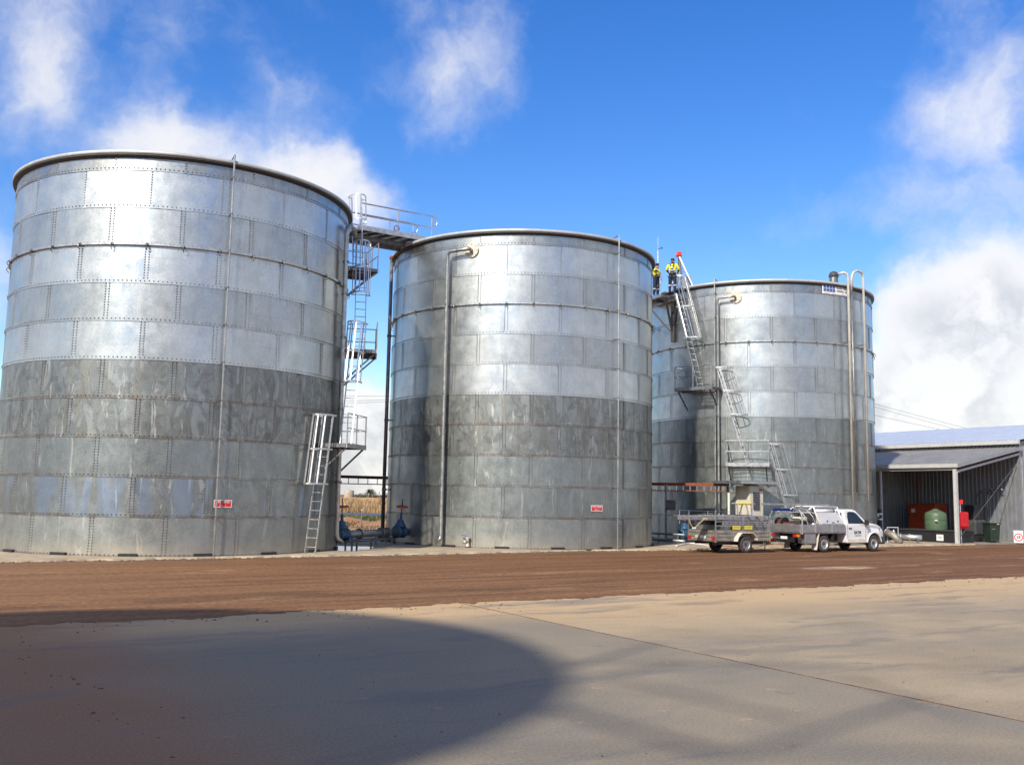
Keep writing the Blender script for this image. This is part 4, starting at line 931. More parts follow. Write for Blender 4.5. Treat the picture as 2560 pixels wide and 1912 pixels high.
BX = MB().prism(tb, lambda y, z: (-.22, y, z), lambda y, z: (1.14, y, z)).build('tool_box', 'box_alu', UTE, bevel=.01)
for s in (-1, 1):
    e = lambda x, t, o: (x, s*(.90-.33*t+.006+o*.82), 1.14+.48*t+o*.57)
    MB().add([e(-.15, .06, 0), e(1.07, .06, 0), e(1.07, .94, 0), e(-.15, .94, 0), e(-.15, .06, .012), e(1.07, .06, .012), e(1.07, .94, .012), e(-.15, .94, .012)], MB.BF).build('lid', 'box_alu', BX)
    for x in (.16, .80): MB().bar(e(x, .20, .02), e(x+.05, .27, .03), .05, .03).build('latch', 'black', BX)
    MB().bar(e(.44, .13, .02), e(.56, .13, .02), .03, .03).build('lock', 'black', BX)
MB().lohi((-.235, -.60, 1.17), (-.223, .60, 1.58)).build('rear_mesh', 'grey_dark', BX)
# racks: white hoop over the box and bars over the cab
for x in (-.25, 1.18):
    MB().tube([(x, -.84, 1.10), (x, -.60, 1.62), (x, -.54, 1.80), (x, -.46, 1.86), (x, .46, 1.86), (x, .54, 1.80), (x, .60, 1.62), (x, .84, 1.10)], .032, 8).build('rack_hoop', 'white_paint', UTE, smooth=True)
for y in (-.50, .50): MB().tube([(-.52, y, 1.72), (-.30, y, 1.86), (1.22, y, 1.86)], .032, 8).build('rack_rail', 'white_paint', UTE, smooth=True)
for y in (-.9, .9): MB().tube([(-1.34, y*.98, .82), (-1.34, y*.98, 1.45), (-1.30, y*.85, 1.62)], .025, 8).build('rack_post', 'alu', UTE)
MB().tube([(-1.32, -.8, 1.62), (-1.32, .8, 1.62)], .025, 8).build('rack_bar', 'alu', UTE)
for x in (-1.0, -.55): MB().tube([(x, -.88, 1.12), (x-.10, -.82, 1.45), (x-.22, -.60, 1.72), (x-.26, -.2, 1.80)], .016, 6).build('stay', 'alu', UTE)
# loose load on the ute
def utht(name, label, cat): return thing(name, uo, label, cat, rz=HEAD)
T = utht('rolled_awning', 'white rolled awning tube lying on top of the tool box', 'awning'); MB().tube([(-.12, -.42, 1.69), (1.02, -.42, 1.69)], .075, 12).build('roll', 'white', T, smooth=True); MB().tube([(-.16, -.42, 1.69), (-.11, -.42, 1.69)], .085, 12).build('end_cap', 'grey_dark', T); MB().tube([(1.01, -.42, 1.69), (1.06, -.42, 1.69)], .085, 12).build('end_cap', 'grey_dark', T)
T = utht('extension_ladder', 'aluminium ladder lying flat along the racks of the ute', 'ladder')
for y in (.05, .45): MB().bar((-2.25, y, 1.93), (1.35, y, 1.93), .03, .075).build('rail', 'alu_dull', T)
for k in range(12): MB().tube([(-2.1+.3*k, .05, 1.93), (-2.1+.3*k, .45, 1.93)], .016, 6).build('rung', 'alu', T)
T = utht('blue_board', 'blue board strapped under the ladder above the tray', 'board'); MB().bar((-1.42, .62, 1.68), (-.12, .62, 1.68), .03, .17).build('board', 'blue', T)
MB().bar((-1.0, .62, 1.68), (-.97, .62, 1.68), .034, .18).build('strap', 'grey_dark', T)
T = utht('pump_set', 'portable pump with a cream fuel tank on the ute tray', 'pump')
MB().lohi((-1.05, -.42, .85), (-.45, .25, 1.12)).build('frame', 'black', T, bevel=.03); MB().lohi((-.98, -.38, 1.12), (-.60, .12, 1.26)).build('engine', 'grey_dark', T, bevel=.03); MB().lohi((-1.0, -.46, 1.26), (-.56, -.02, 1.43)).build('fuel_tank', 'cream', T, bevel=.05)
MB().lathe([(.12, -.1), (.15, -.06), (.15, .06), (.12, .1), (.02, .1)], c=(-.48, -.22, 1.2), axis=(1, 0, 0), n=14).build('pump_head', 'rust_red', T)
T = utht('hose_reel', 'dark hose reel standing at the rear of the ute tray', 'reel')
MB().lathe([(.05, -.18), (.27, -.18), (.27, -.15), (.14, -.14), (.14, .14), (.27, .15), (.27, .18), (.05, .18)], c=(-1.12, .42, 1.13), axis=(0, 1, 0), n=18).build('reel', 'black', T); MB().lathe([(.14, -.13), (.21, -.11), (.21, .11), (.14, .13)], c=(-1.12, .42, 1.13), axis=(0, 1, 0), n=18).build('hose', 'rust_red', T)
T = utht('crate', 'orange crate showing above the tailgate of the ute', 'crate'); MB().lohi((-1.36, -.20, .84), (-1.02, .16, 1.19)).build('shell', 'orange', T, bevel=.02); MB().lohi((-1.33, -.17, 1.19), (-1.05, .13, 1.20)).build('rim', 'black', T)
T = utht('drum', 'white plastic container wedged beside the tool box', 'container'); MB().lathe([(.10, 0), (.11, .03), (.11, .24), (.05, .29), (.03, .33), (.001, .33)], c=(-.40, -.62, .86), n=14).build('shell', 'white', T, smooth=True); MB().lathe([(.032, .33), (.032, .37), (.001, .37)], c=(-.40, -.62, .86), n=10).build('cap', 'black', T)

# trailer
tw = G(1862.5, 1381.8, ROADZ); to = tw+HY*.83; to[2] = ROADZ
TRL = thing('box_trailer', to, 'dusty grey box trailer with cream mudguards behind the ute', 'trailer', rz=HEAD)
for s in (-1, 1): wheel(TRL, (0, s*.83, .33), s, .33, .19, 'alu_dull')
MB().tube([(0, -.75, .33), (0, .75, .33)], .04, 8).build('axle', 'black', TRL)
MB().lohi((-1.50, -.74, .44), (1.42, .74, .50)).build('floor', 'wood', TRL)
MB().lohi((-1.4, -.55, .32), (1.3, -.45, .44)).build('chassis_rail', 'black', TRL); MB().lohi((-1.4, .45, .32), (1.3, .55, .44)).build('chassis_rail', 'black', TRL)
def ribbed(m, p0, p1, z0, z1, out, n=3, dep=.022):
    p0, p1, out = map(lambda q: np.asarray(q, float), (p0, p1, out)); zs = []; offs = []
    for k in range(n):
        a = z0+(z1-z0)*k/n; b = z0+(z1-z0)*(k+1)/n; h = b-a; zs += [a+h*.06, a+h*.22, a+h*.78, a+h*.94]; offs += [0, dep, dep, 0]
    zs = [z0]+zs+[z1]; offs = [0]+offs+[0]; V = []
    for t in (p0, p1):
        for z, o in zip(zs, offs): V.append((t[0]+out[0]*o, t[1]+out[1]*o, z))
    k = len(zs); V += [(q[0]-out[0]*.02, q[1]-out[1]*.02, q[2]) for q in V]
    Fc = [(i, k+i, k+i+1, i+1) for i in range(k-1)]+[(2*k+i+1, 3*k+i+1, 3*k+i, 2*k+i) for i in range(k-1)]+[(0, i_, i_+2*k, 2*k) for i_ in ()]
    Fc += [(k-1, 2*k-1, 4*k-1, 3*k-1), (0, 2*k, 3*k, k)]
    m.add(V, Fc); return m
MT['trailer_side'] = pm('dusty_galvanised_sheet', (.26, .245, .22), .6, .45, .25, 3.0, col2=(.36, .32, .26))
for s in (-1, 1): ribbed(MB(), (-1.50, s*.76, 0), (1.42, s*.76, 0), .44, .88, (0, s, 0)).build('side_panel', 'trailer_side', TRL)
ribbed(MB(), (-1.52, -.74, 0), (-1.52, .74, 0), .44, .88, (-1, 0, 0)).build('tailgate', 'trailer_side', TRL); ribbed(MB(), (1.44, -.74, 0), (1.44, .74, 0), .44, .88, (1, 0, 0)).build('front_panel', 'trailer_side', TRL)
for x in (-1.50, 1.42):
    for s in (-1, 1): MB().box((x, s*.775, .67), (.06, .06, .50)).build('corner_post', 'steel', TRL)
for s in (-1, 1):
    mp_ = [(-.56, .46), (-.50, .62), (-.30, .80), (.30, .80), (.52, .60), (.55, .50)]; m = MB()
    for k in range(len(mp_)-1):
        a, b = mp_[k], mp_[k+1]; n_ = nrm((-(b[1]-a[1]), b[0]-a[0])) ; n_ = -n_ if n_[1] > 0 else n_
        q = [(a[0], s*.74, a[1]), (a[0], s*1.0, a[1]), (b[0], s*1.0, b[1]), (b[0], s*.74, b[1])]; m.add(q+[(x+n_[0]*.02, y, z+n_[1]*.02) for x, y, z in q], MB.BF)
    m.build('mudguard', 'dusty_white', TRL)
    MB().lohi((-1.56, min(s*.60, s*.76), .50), (-1.53, max(s*.60, s*.76), .64)).build('tail_lamp', 'lamp_red', TRL)
    MB().lohi((1.28, min(s*.775, s*.792), .46), (1.40, max(s*.775, s*.792), .52)).build('side_marker', 'lamp_amber', TRL)
MB().lohi((-1.56, -.30, .56), (-1.545, .05, .67)).build('number_plate', 'white', TRL); MB().lohi((-1.56, .16, .56), (-1.545, .34, .67)).build('sticker', 'flange', TRL)
MB().bar((-1.53, -.70, .86), (-1.48, -.80, .48), .05, .05).build('gate_strut', 'orange', TRL)
for s in (-1, 1): MB().bar((1.42, s*.5, .40), (2.35, 0, .42), .06, .08).build('drawbar', 'steel_dark', TRL)
MB().lohi((2.30, -.06, .40), (2.52, .06, .50)).build('coupling', 'lamp_red', TRL); MB().tube([(2.05, .1, .08), (2.05, .1, .75)], .03, 8).build('jockey_leg', 'alu', TRL)
# upper frame
for s in (-1, 1):
    for x, zt in ((-1.50, 1.62), (-.05, 1.38), (1.42, 1.32)): MB().box((x, s*.775, (.88+zt)/2), (.04, .04, zt-.88)).build('frame_post', 'steel', TRL)
    for z in (1.06, 1.22): MB().bar((-1.50, s*.775, z), (1.42, s*.775, z), .03, .03).build('frame_rail', 'steel', TRL)
MB().tube([(-2.05, .70, 1.10), (-2.05, .70, 1.62), (1.35, .70, 1.58), (1.35, .70, 1.1)], .017, 6).build('top_frame', 'steel', TRL)
MB().tube([(-.55, .70, 1.1), (-.55, .70, 1.61)], .017, 6).build('top_frame', 'steel', TRL)
def trl(name, label, cat, group=None): return thing(name, to, label, cat, group, rz=HEAD)
GB = 'aluminium box beams loaded on the trailer'
for k, (y, z, x0, x1, h) in enumerate(((-.52, 1.37, -3.30, 1.50, .17), (-.18, 1.37, -1.75, 1.55, .17), (.16, 1.38, -1.62, 1.45, .15), (-.45, 1.17, -.95, 1.60, .18), (-.08, 1.17, -.80, 1.52, .18), (.30, 1.16, -1.5, 1.5, .16))):
    T = trl('box_beam', 'long aluminium box beam loaded on the trailer', 'beam', GB)
    m = MB().bar((x0, y, z), (x1, y, z), .28, h); m.build('beam', 'alu_dull', T, bevel=.015)
    for j in range(11):
        x = x0+(x1-x0)*(j+.5)/11; MB().lohi((x-.02, y-.152, z-.02), (x+.02, y-.139, z+.02)).build('rivet_plate', 'grey_dark', T)
    MB().lohi((x0-.02, y-.12, z-.07), (x0+.0, y+.12, z+.07)).build('end_cap', 'grey_dark', T)
for k in range(3):
    T = trl('sheet_pack', ('lowest pack of grey sheets lying in the trailer', 'middle pack of grey sheets lying in the trailer', 'upper pack of grey sheets in the trailer under the beams')[k], 'sheet pack')
    MB().lohi((-.98+.03*k, -.70, .89+.065*k), (1.36-.02*k, .55, .945+.065*k)).build('sheets', 'alu_dull', T); MB().lohi((-.6, -.712, .885+.065*k), (-.55, .56, .95+.065*k)).build('band', 'grey_dark', T)
for x0 in (-.62, .02): 
    T = trl('yellow_tag', 'yellow warning tag on the load nearer the tailgate end' if x0 < 0 else 'yellow warning tag on the load nearer the drawbar end', 'tag', 'yellow tags on the load'); MB().lohi((x0, -.80, .91), (x0+.42, -.792, 1.06)).build('tag', 'yellow', T)
    for q in (.945, 1.0): MB().lohi((x0+.05, -.802, q), (x0+.37, -.800, q+.02)).build('print_line', 'grey_ink', T)
T = trl('tie_rope', 'yellow rope with a white strap hanging from the beam ends', 'rope'); MB().tube([(-2.75, -.67, 1.30), (-2.70, -.68, 1.14), (-2.58, -.68, .98), (-2.44, -.68, 1.0), (-2.2, -.67, 1.18), (-1.95, -.67, 1.33), (-1.72, -.66, 1.34)], .016, 6).build('rope', 'rope', T); MB().box((-2.52, -.69, .975), (.17, .04, .06)).build('strap', 'white', T)
for k, y in enumerate((1.38,)): MB().lohi((-2.05, -.675, 1.29), (-1.80, -.665, 1.36)).build('wrap', 'rope', T)
T = trl('work_trestle', 'silver trestle with a yellow padded bar standing in the trailer', 'trestle')
for x, y in ((.55, .1), (1.05, -.05), (1.35, .1), (.85, .4)): MB().bar((x, y, 1.28), (x-.0, .15, 1.92), .05, .04).build('leg', 'alu', T)
MB().tube([(.25, .15, 1.93), (1.55, .15, 1.93)], .025, 8).build('bar', 'alu', T)
for a in (.55, .95): MB().tube([(a, .15, 1.93), (a+.34, .15, 1.93)], .045, 10).build('pad', 'yellow', T)
T = trl('tie_strap', 'dark strap curving over the front of the trailer load', 'strap'); MB().tube([(.72, -.80, .9), (.50, -.80, 1.15), (.30, -.72, 1.40), (.1, -.4, 1.475), (-.1, .2, 1.475)], .014, 6).build('strap', 'black', T)
T = trl('tie_strap', 'second dark strap crossing the trailer load nearer the drawbar', 'strap'); MB().tube([(1.12, -.80, .9), (.98, -.80, 1.15), (.80, -.72, 1.40), (.66, -.4, 1.475), (.5, .2, 1.475)], .014, 6).build('strap', 'black', T)
# hoses on the ground behind the trailer
def hose(name, pts, r, mat, label):
    T = thing(name, np.asarray(pts[len(pts)//2])*np.array([1, 1, 0]), label, 'hose'); P = [np.asarray(q, float) for q in pts]; S = []
    for i in range(len(P)-1):
        p0, p1, p2, p3 = P[max(i-1, 0)], P[i], P[i+1], P[min(i+2, len(P)-1)]
        for k in range(6):
            t = k/6; S.append(.5*((2*p1)+(-p0+p2)*t+(2*p0-5*p1+4*p2-p3)*t*t+(-p0+3*p1-3*p2+p3)*t**3))
    S.append(P[-1]); MB().tube(S, r, 7).build('hose', mat, T, smooth=True); e = S[-1]; d = nrm(S[-1]-S[-2])
    MB().tube([e-d*.02, e+d*.12], r*1.35, 8).build('coupling', 'alu', T); return T
gz = lambda x, y, z=.0: G(x, y, z)
hose('flat_hose', [gz(1690, 1364, .03), gz(1720, 1358, .05), gz(1752, 1360, .03), gz(1785, 1367, .0), gz(1800, 1369, -.02)], .035, 'white', 'white flat hose looped on the ground behind the trailer')
hose('fire_hose', [gz(1790, 1364, .02), gz(1820, 1366, .0), gz(1850, 1370, -.02), gz(1890, 1369, -.02), gz(1915, 1362, .0), gz(1945, 1361, .0), gz(1975, 1366, -.02)], .04, 'orange', 'orange-red hose lying on the ground under the trailer and ute')

# ------------------------------------------------------------------ control cabinet with its flat canopy, before the last tank
N = ATY(1874, 1300, 44.0); N[2] = 0
CAB = thing('control_cabinet', N, 'tall cream control cabinet under a flat canopy roof', 'cabinet')
def cb(u0, u1, v0, v1, z0, z1): 
    m = MB(); V = [N+U2*u+V2*v+np.array([0, 0, z]) for z in (z0, z1) for u, v in ((u0, v0), (u1, v0), (u1, v1), (u0, v1))]; return m.add(V, MB.BF)
cb(0, .89, 0, .87, .12, 2.68).build('shell', 'cream', CAB, bevel=.015); cb(-.04, .93, -.04, .91, 0, .12).build('plinth', 'concrete_new', CAB)
cb(.04, .85, -.018, -.002, .2, 2.55).build('door', 'cream', CAB); cb(.22, .58, -.07, -.02, 1.62, 2.40).build('air_conditioner', 'grey_dark', CAB)
for k in range(7): cb(.24, .56, -.078, -.071, 1.68+.1*k, 1.73+.1*k).build('louvre', 'steel_dark', CAB)
cb(.62, .80, -.05, -.02, 2.46, 2.56).build('warning_light', 'lamp_red', CAB)
cb(-.018, -.002, .05, .82, .2, 2.55).build('side_door', 'cream', CAB); cb(-.04, -.019, .12, .16, 1.2, 1.4).build('handle', 'grey_dark', CAB)
CAN = cb(-.80, 1.55, -.28, 1.50, 2.80, 2.86).build('canopy', 'steel_dark', CAB); cb(-.80, 1.55, -.295, -.28, 2.76, 2.89).build('canopy_edge', 'steel', CAB); cb(-.815, -.80, -.28, 1.50, 2.76, 2.89).build('canopy_edge', 'steel', CAB)
for u, v in ((-.45, .9), (1.1, .95)): cb(u, u+.08, v, v+.08, 0, 2.8).build('canopy_post', 'steel_dark', CAB)
T = thing('conduit', N-U2*.35+V2*.55, 'cream upright conduit with a grey switch box beside the cabinet', 'conduit')
q = ATY(1822, 1260, 44.3); MB().tube([(q[0], q[1], 0), (q[0], q[1], 2.35)], .055, 10).build('conduit', 'cream', T, smooth=True); MB().box((q[0]+.16, q[1], 2.5), (.22, .16, .24)).build('switch_box', 'steel', T, bevel=.01); MB().box((q[0]+.16, q[1]-.085, 2.5), (.18, .012, .20)).build('switch_cover', 'alu_dull', T)
T = thing('field_box', ATY(1676, 1262, 45.6)*np.array([1, 1, 0]), 'black electrical box on a thin post left of the trailer load', 'box')
q = ATY(1676, 1262, 45.6); MB().box((q[0], q[1], q[2]), (.42, .2, .46)).build('box', 'black', T, bevel=.01); MB().box((q[0], q[1]-.11, q[2]), (.34, .02, .38)).build('cover', 'grey_dark', T); MB().tube([(q[0]-.18, q[1]+.1, 0), (q[0]-.18, q[1]+.1, 2.7)], .04, 8).build('post', 'steel_dark', T)
T = thing('suction_pipes', G(1668, 1358), 'pair of low dark pipes on the pad beside the last tank', 'pipe')
a, b = ATY(1630, 1348, 45.4), ATY(1712, 1350, 43.6)
for dz, r in ((0, .07), (.28, .05)): MB().tube([(a[0], a[1], .16+dz), (b[0], b[1], .16+dz)], r, 10).build('pipe', 'pipe_grey', T, smooth=True)
for t in (.2, .8): q = lerp(a, b, t); MB().bar((q[0], q[1], 0), (q[0], q[1], .5), .06, .06).build('support', 'steel_dark', T)
gate_valve(np.array([*ATY(1712, 1330, 45.2)[:2], .42]), HX, 1.0, 'blue gate valve half hidden behind the trailer tailgate')
# ------------------------------------------------------------------ shed with its lean-to, at the end of the yard
KU, KV = 52.24, 30.56
SH = thing('shed', UV(KU, KV), 'grey corrugated shed with open lean-to and pale blue roof', 'shed')
def sheet_mesh(wd, ht, name, mat, pitch=.25, dep=.045):
    """ribbed cladding sheet: x along, z up, ribs towards -y"""
    m = MB(); xs = []; 
    n = int(round(wd/pitch))
    for k in range(n): x = k*pitch; xs += [(x, 0), (x+pitch*.62, 0), (x+pitch*.70, -dep), (x+pitch*.92, -dep)]
    xs.append((wd, 0)); k = len(xs)
    V = [(x, y, z) for z in (0, ht) for x, y in xs]+[(x, y+.004, z) for z in (0, ht) for x, y in xs]
    m.add(V, [(i, i+1, k+i+1, k+i) for i in range(k-1)]+[(2*k+i+1, 2*k+i, 3*k+i, 3*k+i+1) for i in range(k-1)]); return m.mesh(name, mat)
def rel(u, v, z): return tuple(UV(u-KU, v-KV, z))
ws = sheet_mesh(.75, 5.5, 'wall_sheet', 'shed_wall')
for k in range(38): inst('wall_sheet', ws, SH, rot=(0, 0, UA-math.pi/2), loc=rel(KU, KV+.02+.75*(k+1), 0))      # long wall, facing the lean-to
for k in range(20): inst('wall_sheet', ws, SH, rot=(0, 0, UA), loc=rel(KU+.06+.75*k, KV, 0))                    # gable end
pt_ = sheet_mesh(.75, 4.6, 'partition_sheet', 'shed_wall')
for k in range(8): inst('partition_sheet', pt_, SH, rot=(0, 0, UA), loc=rel(46.3+.75*k, 38.0, 0))               # far end of the lean-to
def sb(u0, u1, v0, v1, z0, z1): return MB().add([UV(u, v, z) for z in (z0, z1) for u, v in ((u0, v0), (u1, v0), (u1, v1), (u0, v1))], MB.BF)
def sbar(a, b, w_, h): return MB().bar(UV(*a), UV(*b), w_, h)
sb(KU-.06, KU+.06, KV-.08, KV+.04, 0, 5.6).build('corner_flashing', 'shed_wall', SH)
MB().add([UV(KU, KV+.01, 5.45), UV(KU+15.1, KV+.01, 5.45), UV(KU+7.55, KV+.01, 6.92), UV(KU, KV+.05, 5.45), UV(KU+15.1, KV+.05, 5.45), UV(KU+7.55, KV+.05, 6.92)], [(0, 1, 2), (5, 4, 3), (0, 3, 4, 1), (1, 4, 5, 2), (2, 5, 3, 0)]).build('gable', 'shed_wall', SH)
def roof_sheet(p0, along, slope_end, wd, mat, name):
    """ribbed roof sheet from eave point p0, running up to slope_end, wd along"""
    m = MB(); d = np.asarray(slope_end)-np.asarray(p0); n = nrm(np.cross(along, d)); n = n if n[2] > 0 else -n; xs = []; q = int(round(wd/.25))
    for k in range(q): x = k*.25; xs += [(x, 0), (x+.16, 0), (x+.185, .035), (x+.225, .035)]
    xs.append((wd, 0)); k = len(xs)
    V = [np.asarray(p0)+along*x+n*y+d*t for t in (0, 1) for x, y in xs]; V += [q_-n*.004 for q_ in V]
    m.add(V, [(i, i+1, k+i+1, k+i) for i in range(k-1)]+[(2*k+i+1, 2*k+i, 3*k+i, 3*k+i+1) for i in range(k-1)]); return m
MT['leanto_roof'] = pm('dusty_zincalume', (.30, .29, .275), .55, .45, .12, 1.0, stretch=(1, 1, 1))
off = np.array(SH.location)
def inst_strip(m, name, mat, n, step):
    me = m.mesh(name, mat, off=off)
    for k in range(n): inst(name, me, SH, loc=tuple(V2*step*k))
inst_strip(roof_sheet(UV(KU-.35, KV-.25, 5.60), V2, UV(KU+7.55, KV-.25, 7.02), .75, 'shed_roof', 'r'), 'roof_sheet', 'shed_roof', 40, .75)
inst_strip(roof_sheet(UV(KU+15.45, KV-.25, 5.60), V2, UV(KU+7.55, KV-.25, 7.02), .75, 'shed_roof', 'r'), 'roof_sheet', 'shed_roof', 40, .75)
inst_strip(roof_sheet(UV(46.30, KV-.20, 4.10), V2, UV(KU-.02, KV-.20, 5.26), .75, 'leanto_roof', 'r'), 'lean_to_sheet', 'leanto_roof', 38, .75)
MB().add([UV(KU+7.35, KV-.3, 7.0), UV(KU+7.75, KV-.3, 7.0), UV(KU+7.75, 60.4, 7.0), UV(KU+7.35, 60.4, 7.0), UV(KU+7.5, KV-.3, 7.08), UV(KU+7.6, KV-.3, 7.08), UV(KU+7.6, 60.4, 7.08), UV(KU+7.5, 60.4, 7.08)], MB.BF).build('ridge_cap', 'shed_roof', SH)
sb(KU-.50, KU-.34, KV-.3, 60, 5.38, 5.60).build('gutter', 'shed_white', SH); sb(46.18, 46.30, KV-.22, 60, 3.92, 4.12).build('lean_to_gutter', 'shed_white', SH)
sbar((46.30, KV-.22, 4.02), (KU, KV-.22, 5.18), .06, .20).build('rake_flashing', 'shed_wall', SH); sbar((46.45, KV-.05, 3.72), (KU, KV-.05, 4.86), .08, .12).build('rafter', 'shed_white', SH)
sbar((46.36, KV-.05, 3.86), (46.36, 60, 3.86), .08, .16).build('eave_beam', 'shed_white', SH)
for v, w_ in ((KV, .17), (35.1, .09), (41, .15), (47, .15)): sb(46.36-w_/2, 46.36+w_/2, v-w_/2, v+w_/2, -.05, 3.86).build('lean_to_post', 'shed_white', SH)
sbar((46.6, KV+.04, .3), (KU-.2, KV+.04, 4.3), .03, .03).build('cross_brace', 'steel_dark', SH)
sb(46.1, KU-.06, KV-.1, 60, -.12, .012).build('floor_slab', 'concrete_new', SH)

def shed_thing(name, u, v, label, cat, group=None): return thing(name, UV(u, v), label, cat, group)
T = shed_thing('bund', 47.4, 32.7, 'low black bund wall along the front of the lean-to', 'bund'); sb(46.65, 48.4, 30.95, 34.5, .012, .60).build('wall', 'black', T, bevel=.02); sb(46.60, 48.45, 30.9, 34.55, .60, .64).build('coping', 'grey_dark', T); sb(46.635, 46.648, 31.55, 31.95, .10, .42).build('notice', 'white', T); sb(46.630, 46.636, 31.62, 31.88, .28, .31).build('notice_line', 'grey_ink', T); sb(46.630, 46.636, 31.62, 31.80, .20, .23).build('notice_line', 'grey_ink', T)
T = shed_thing('poly_tank', 47.5, 32.6, 'squat green plastic tank with a domed top on the bund', 'tank'); c = UV(47.5, 32.55)
MB().lathe([(.56, .64), (.58, .70), (.57, 1.0), (.56, 1.35), (.54, 1.50), (.50, 1.55), (.28, 1.66), (.16, 1.70), (.16, 1.74), (.001, 1.76)], c=c, n=28).build('shell', 'green_poly', T, smooth=True); sb(46.90, 46.93, 32.05, 32.2, 1.12, 1.18).build('label_plate', 'white', T)
for z in (.9, 1.2): MB().lathe([(.565, z-.015), (.59, z), (.565, z+.015)], c=c, n=28).build('moulded_ring', 'green_poly', T, smooth=True)
T = shed_thing('generator_set', 51.4, 35.7, 'orange generator enclosure in the shade behind the green tank', 'generator'); sb(50.9, 52.1, 34.9, 36.7, .15, 2.05).build('enclosure', 'genset', T, bevel=.04); sb(50.87, 50.89, 35.0, 35.75, .5, 1.85).build('door', 'genset', T); sb(50.87, 50.89, 35.85, 36.6, .5, 1.85).build('door', 'genset', T); sb(50.855, 50.87, 36.2, 36.45, 1.50, 1.72).build('sticker', 'white', T); sb(50.9, 52.1, 34.9, 36.7, .012, .15).build('skid', 'black', T)
for k in range(6): sb(50.85, 50.87, 35.1, 35.65, .65+.1*k, .70+.1*k).build('louvre', 'rust_red', T)
c = UV(51.6, 36.5); MB().tube([(c[0], c[1], 2.0), (c[0], c[1], 4.2)], .07, 10).build('exhaust', 'rust_red', T)
T = shed_thing('hose_cabinet', 46.9, 31.0, 'bright red fire hose cabinet behind the white post', 'cabinet'); c = UV(47.05, 30.72); MB().box((c[0], c[1], 1.20), (.62, .34, .88), UA-.5).build('case', 'fire_red', T, bevel=.09); MB().box((c[0]+.02, c[1]-.2, 1.2), (.42, .03, .62), UA-.5).build('door', 'fire_red', T); c2 = UV(47.05, 30.8); MB().tube([(c2[0], c2[1], 0), (c2[0], c2[1], 2.2)], .04, 8).build('post', 'steel', T); MB().box((c2[0], c2[1]-.1, 2.15), (.22, .02, .22), UA-.5).build('sign_plate', 'red', T)
T = shed_thing('wheelie_bin', 50.3, 31.1, 'dark green wheelie bin against the corrugated wall', 'bin'); c = UV(50.1, 31.0); bz = R_(10)
MB().add([(c[0]+x*math.cos(bz)-y*math.sin(bz), c[1]+x*math.sin(bz)+y*math.cos(bz), z) for z, h in ((.08, .25), (1.0, .31)) for x, y in ((-h, -h*1.1), (h, -h*1.1), (h, h*1.1), (-h, h*1.1))], MB.BF).build('body', 'bin_green', T, bevel=.03)
MB().box((c[0], c[1], 1.04), (.70, .80, .07), bz, .9).build('lid', 'bin_green', T, bevel=.02); MB().box((c[0]-.05, c[1]-.335, .74), (.2, .015, .03), bz).build('stripe', 'steel', T); MB().box((c[0]+.18, c[1]-.36, 1.0), (.14, .02, .05), bz).build('tag', 'rope', T)
for s in (-1, 1): MB().lathe([(.001, -.03), (.11, -.03), (.11, .03), (.001, .03)], c=(c[0]+s*.27, c[1]+.27, .11), axis=(1, 0, 0), n=12).build('wheel', 'rubber', T)
q = G(2547, 1357); T = thing('speed_sign', q, 'white board with a red ring and number fifteen on the ground', 'sign'); n = nrm(np.array([-q[0], -q[1], 0])); x = np.cross((0, 0, 1), n); c = q+np.array([0, 0, .34])
MB().bar(c-x*.23, c+x*.23, .02, .66).build('board', 'white', T); MB().lathe([(.165, .012), (.215, .012), (.215, .018), (.165, .018), (.165, .012)], c=c+np.array([0, 0, -.03]), axis=n, n=28).build('ring', 'red', T); text_obj('number', '15', .21, 'black', T, c+n*.012+np.array([0, 0, -.03]), x, (0, 0, 1), bold=.008)
MB().bar(c-n*.02-np.array([0, 0, .36]), c-n*.02+np.array([0, 0, .2]), .05, .05).build('stake', 'steel', T)
T = shed_thing('steel_main', 46.0, 33.6, 'shiny horizontal steel pipe lying before the black bund', 'pipe'); a, b = ATY(2246, 1342, 50.9), ATY(2304, 1342, 50.2); MB().tube([(a[0], a[1], .30), (b[0], b[1], .30)], .13, 14).build('pipe', 'alu', T, smooth=True)
for t in (.12, .5): MB().lathe([(.12, -.025), (.17, -.025), (.17, .025), (.12, .025)], c=np.array([*lerp(a, b, t)[:2], .30]), axis=b-a, n=16).build('flange', 'alu', T)
MB().tube([(a[0], a[1], .30), (a[0]-.15, a[1]+.1, .42), (a[0]-.2, a[1]+.15, .62)], .06, 10).build('branch', 'alu', T); MB().bar((b[0]-.2, b[1], 0), (b[0]-.2, b[1], .2), .1, .1).build('support', 'steel_dark', T)
T = shed_thing('inlet_main', 45.8, 34.5, 'fat dusty pipe sloping to the ground beside the bonnet of the ute', 'pipe'); a, b = ATY(2216, 1330, 50.2), ATY(2252, 1350, 49.6); MB().tube([a, lerp(a, b, .5)+np.array([0, 0, .05]), (b[0], b[1], .02)], .17, 14).build('pipe', 'trailer_side', T, smooth=True); MB().lathe([(.16, -.03), (.22, -.03), (.22, .03), (.16, .03)], c=a, axis=b-a, n=16).build('flange', 'alu_dull', T)
a = ATY(2218, 1318, 50.4); b = ATY(2245, 1318, 50.2); T = thing('pipe_guard', a*np.array([1, 1, 0]), 'small white tubular guard rail by the sloping pipe', 'railing'); MB().tube([(a[0], a[1], 0), (a[0], a[1], a[2]), (b[0], b[1], b[2]), (b[0], b[1], 0)], .03, 8).build('hoop', 'shed_white', T); MB().tube([(a[0], a[1], a[2]*.5), (b[0], b[1], b[2]*.5)], .02, 6).build('rail', 'shed_white', T)
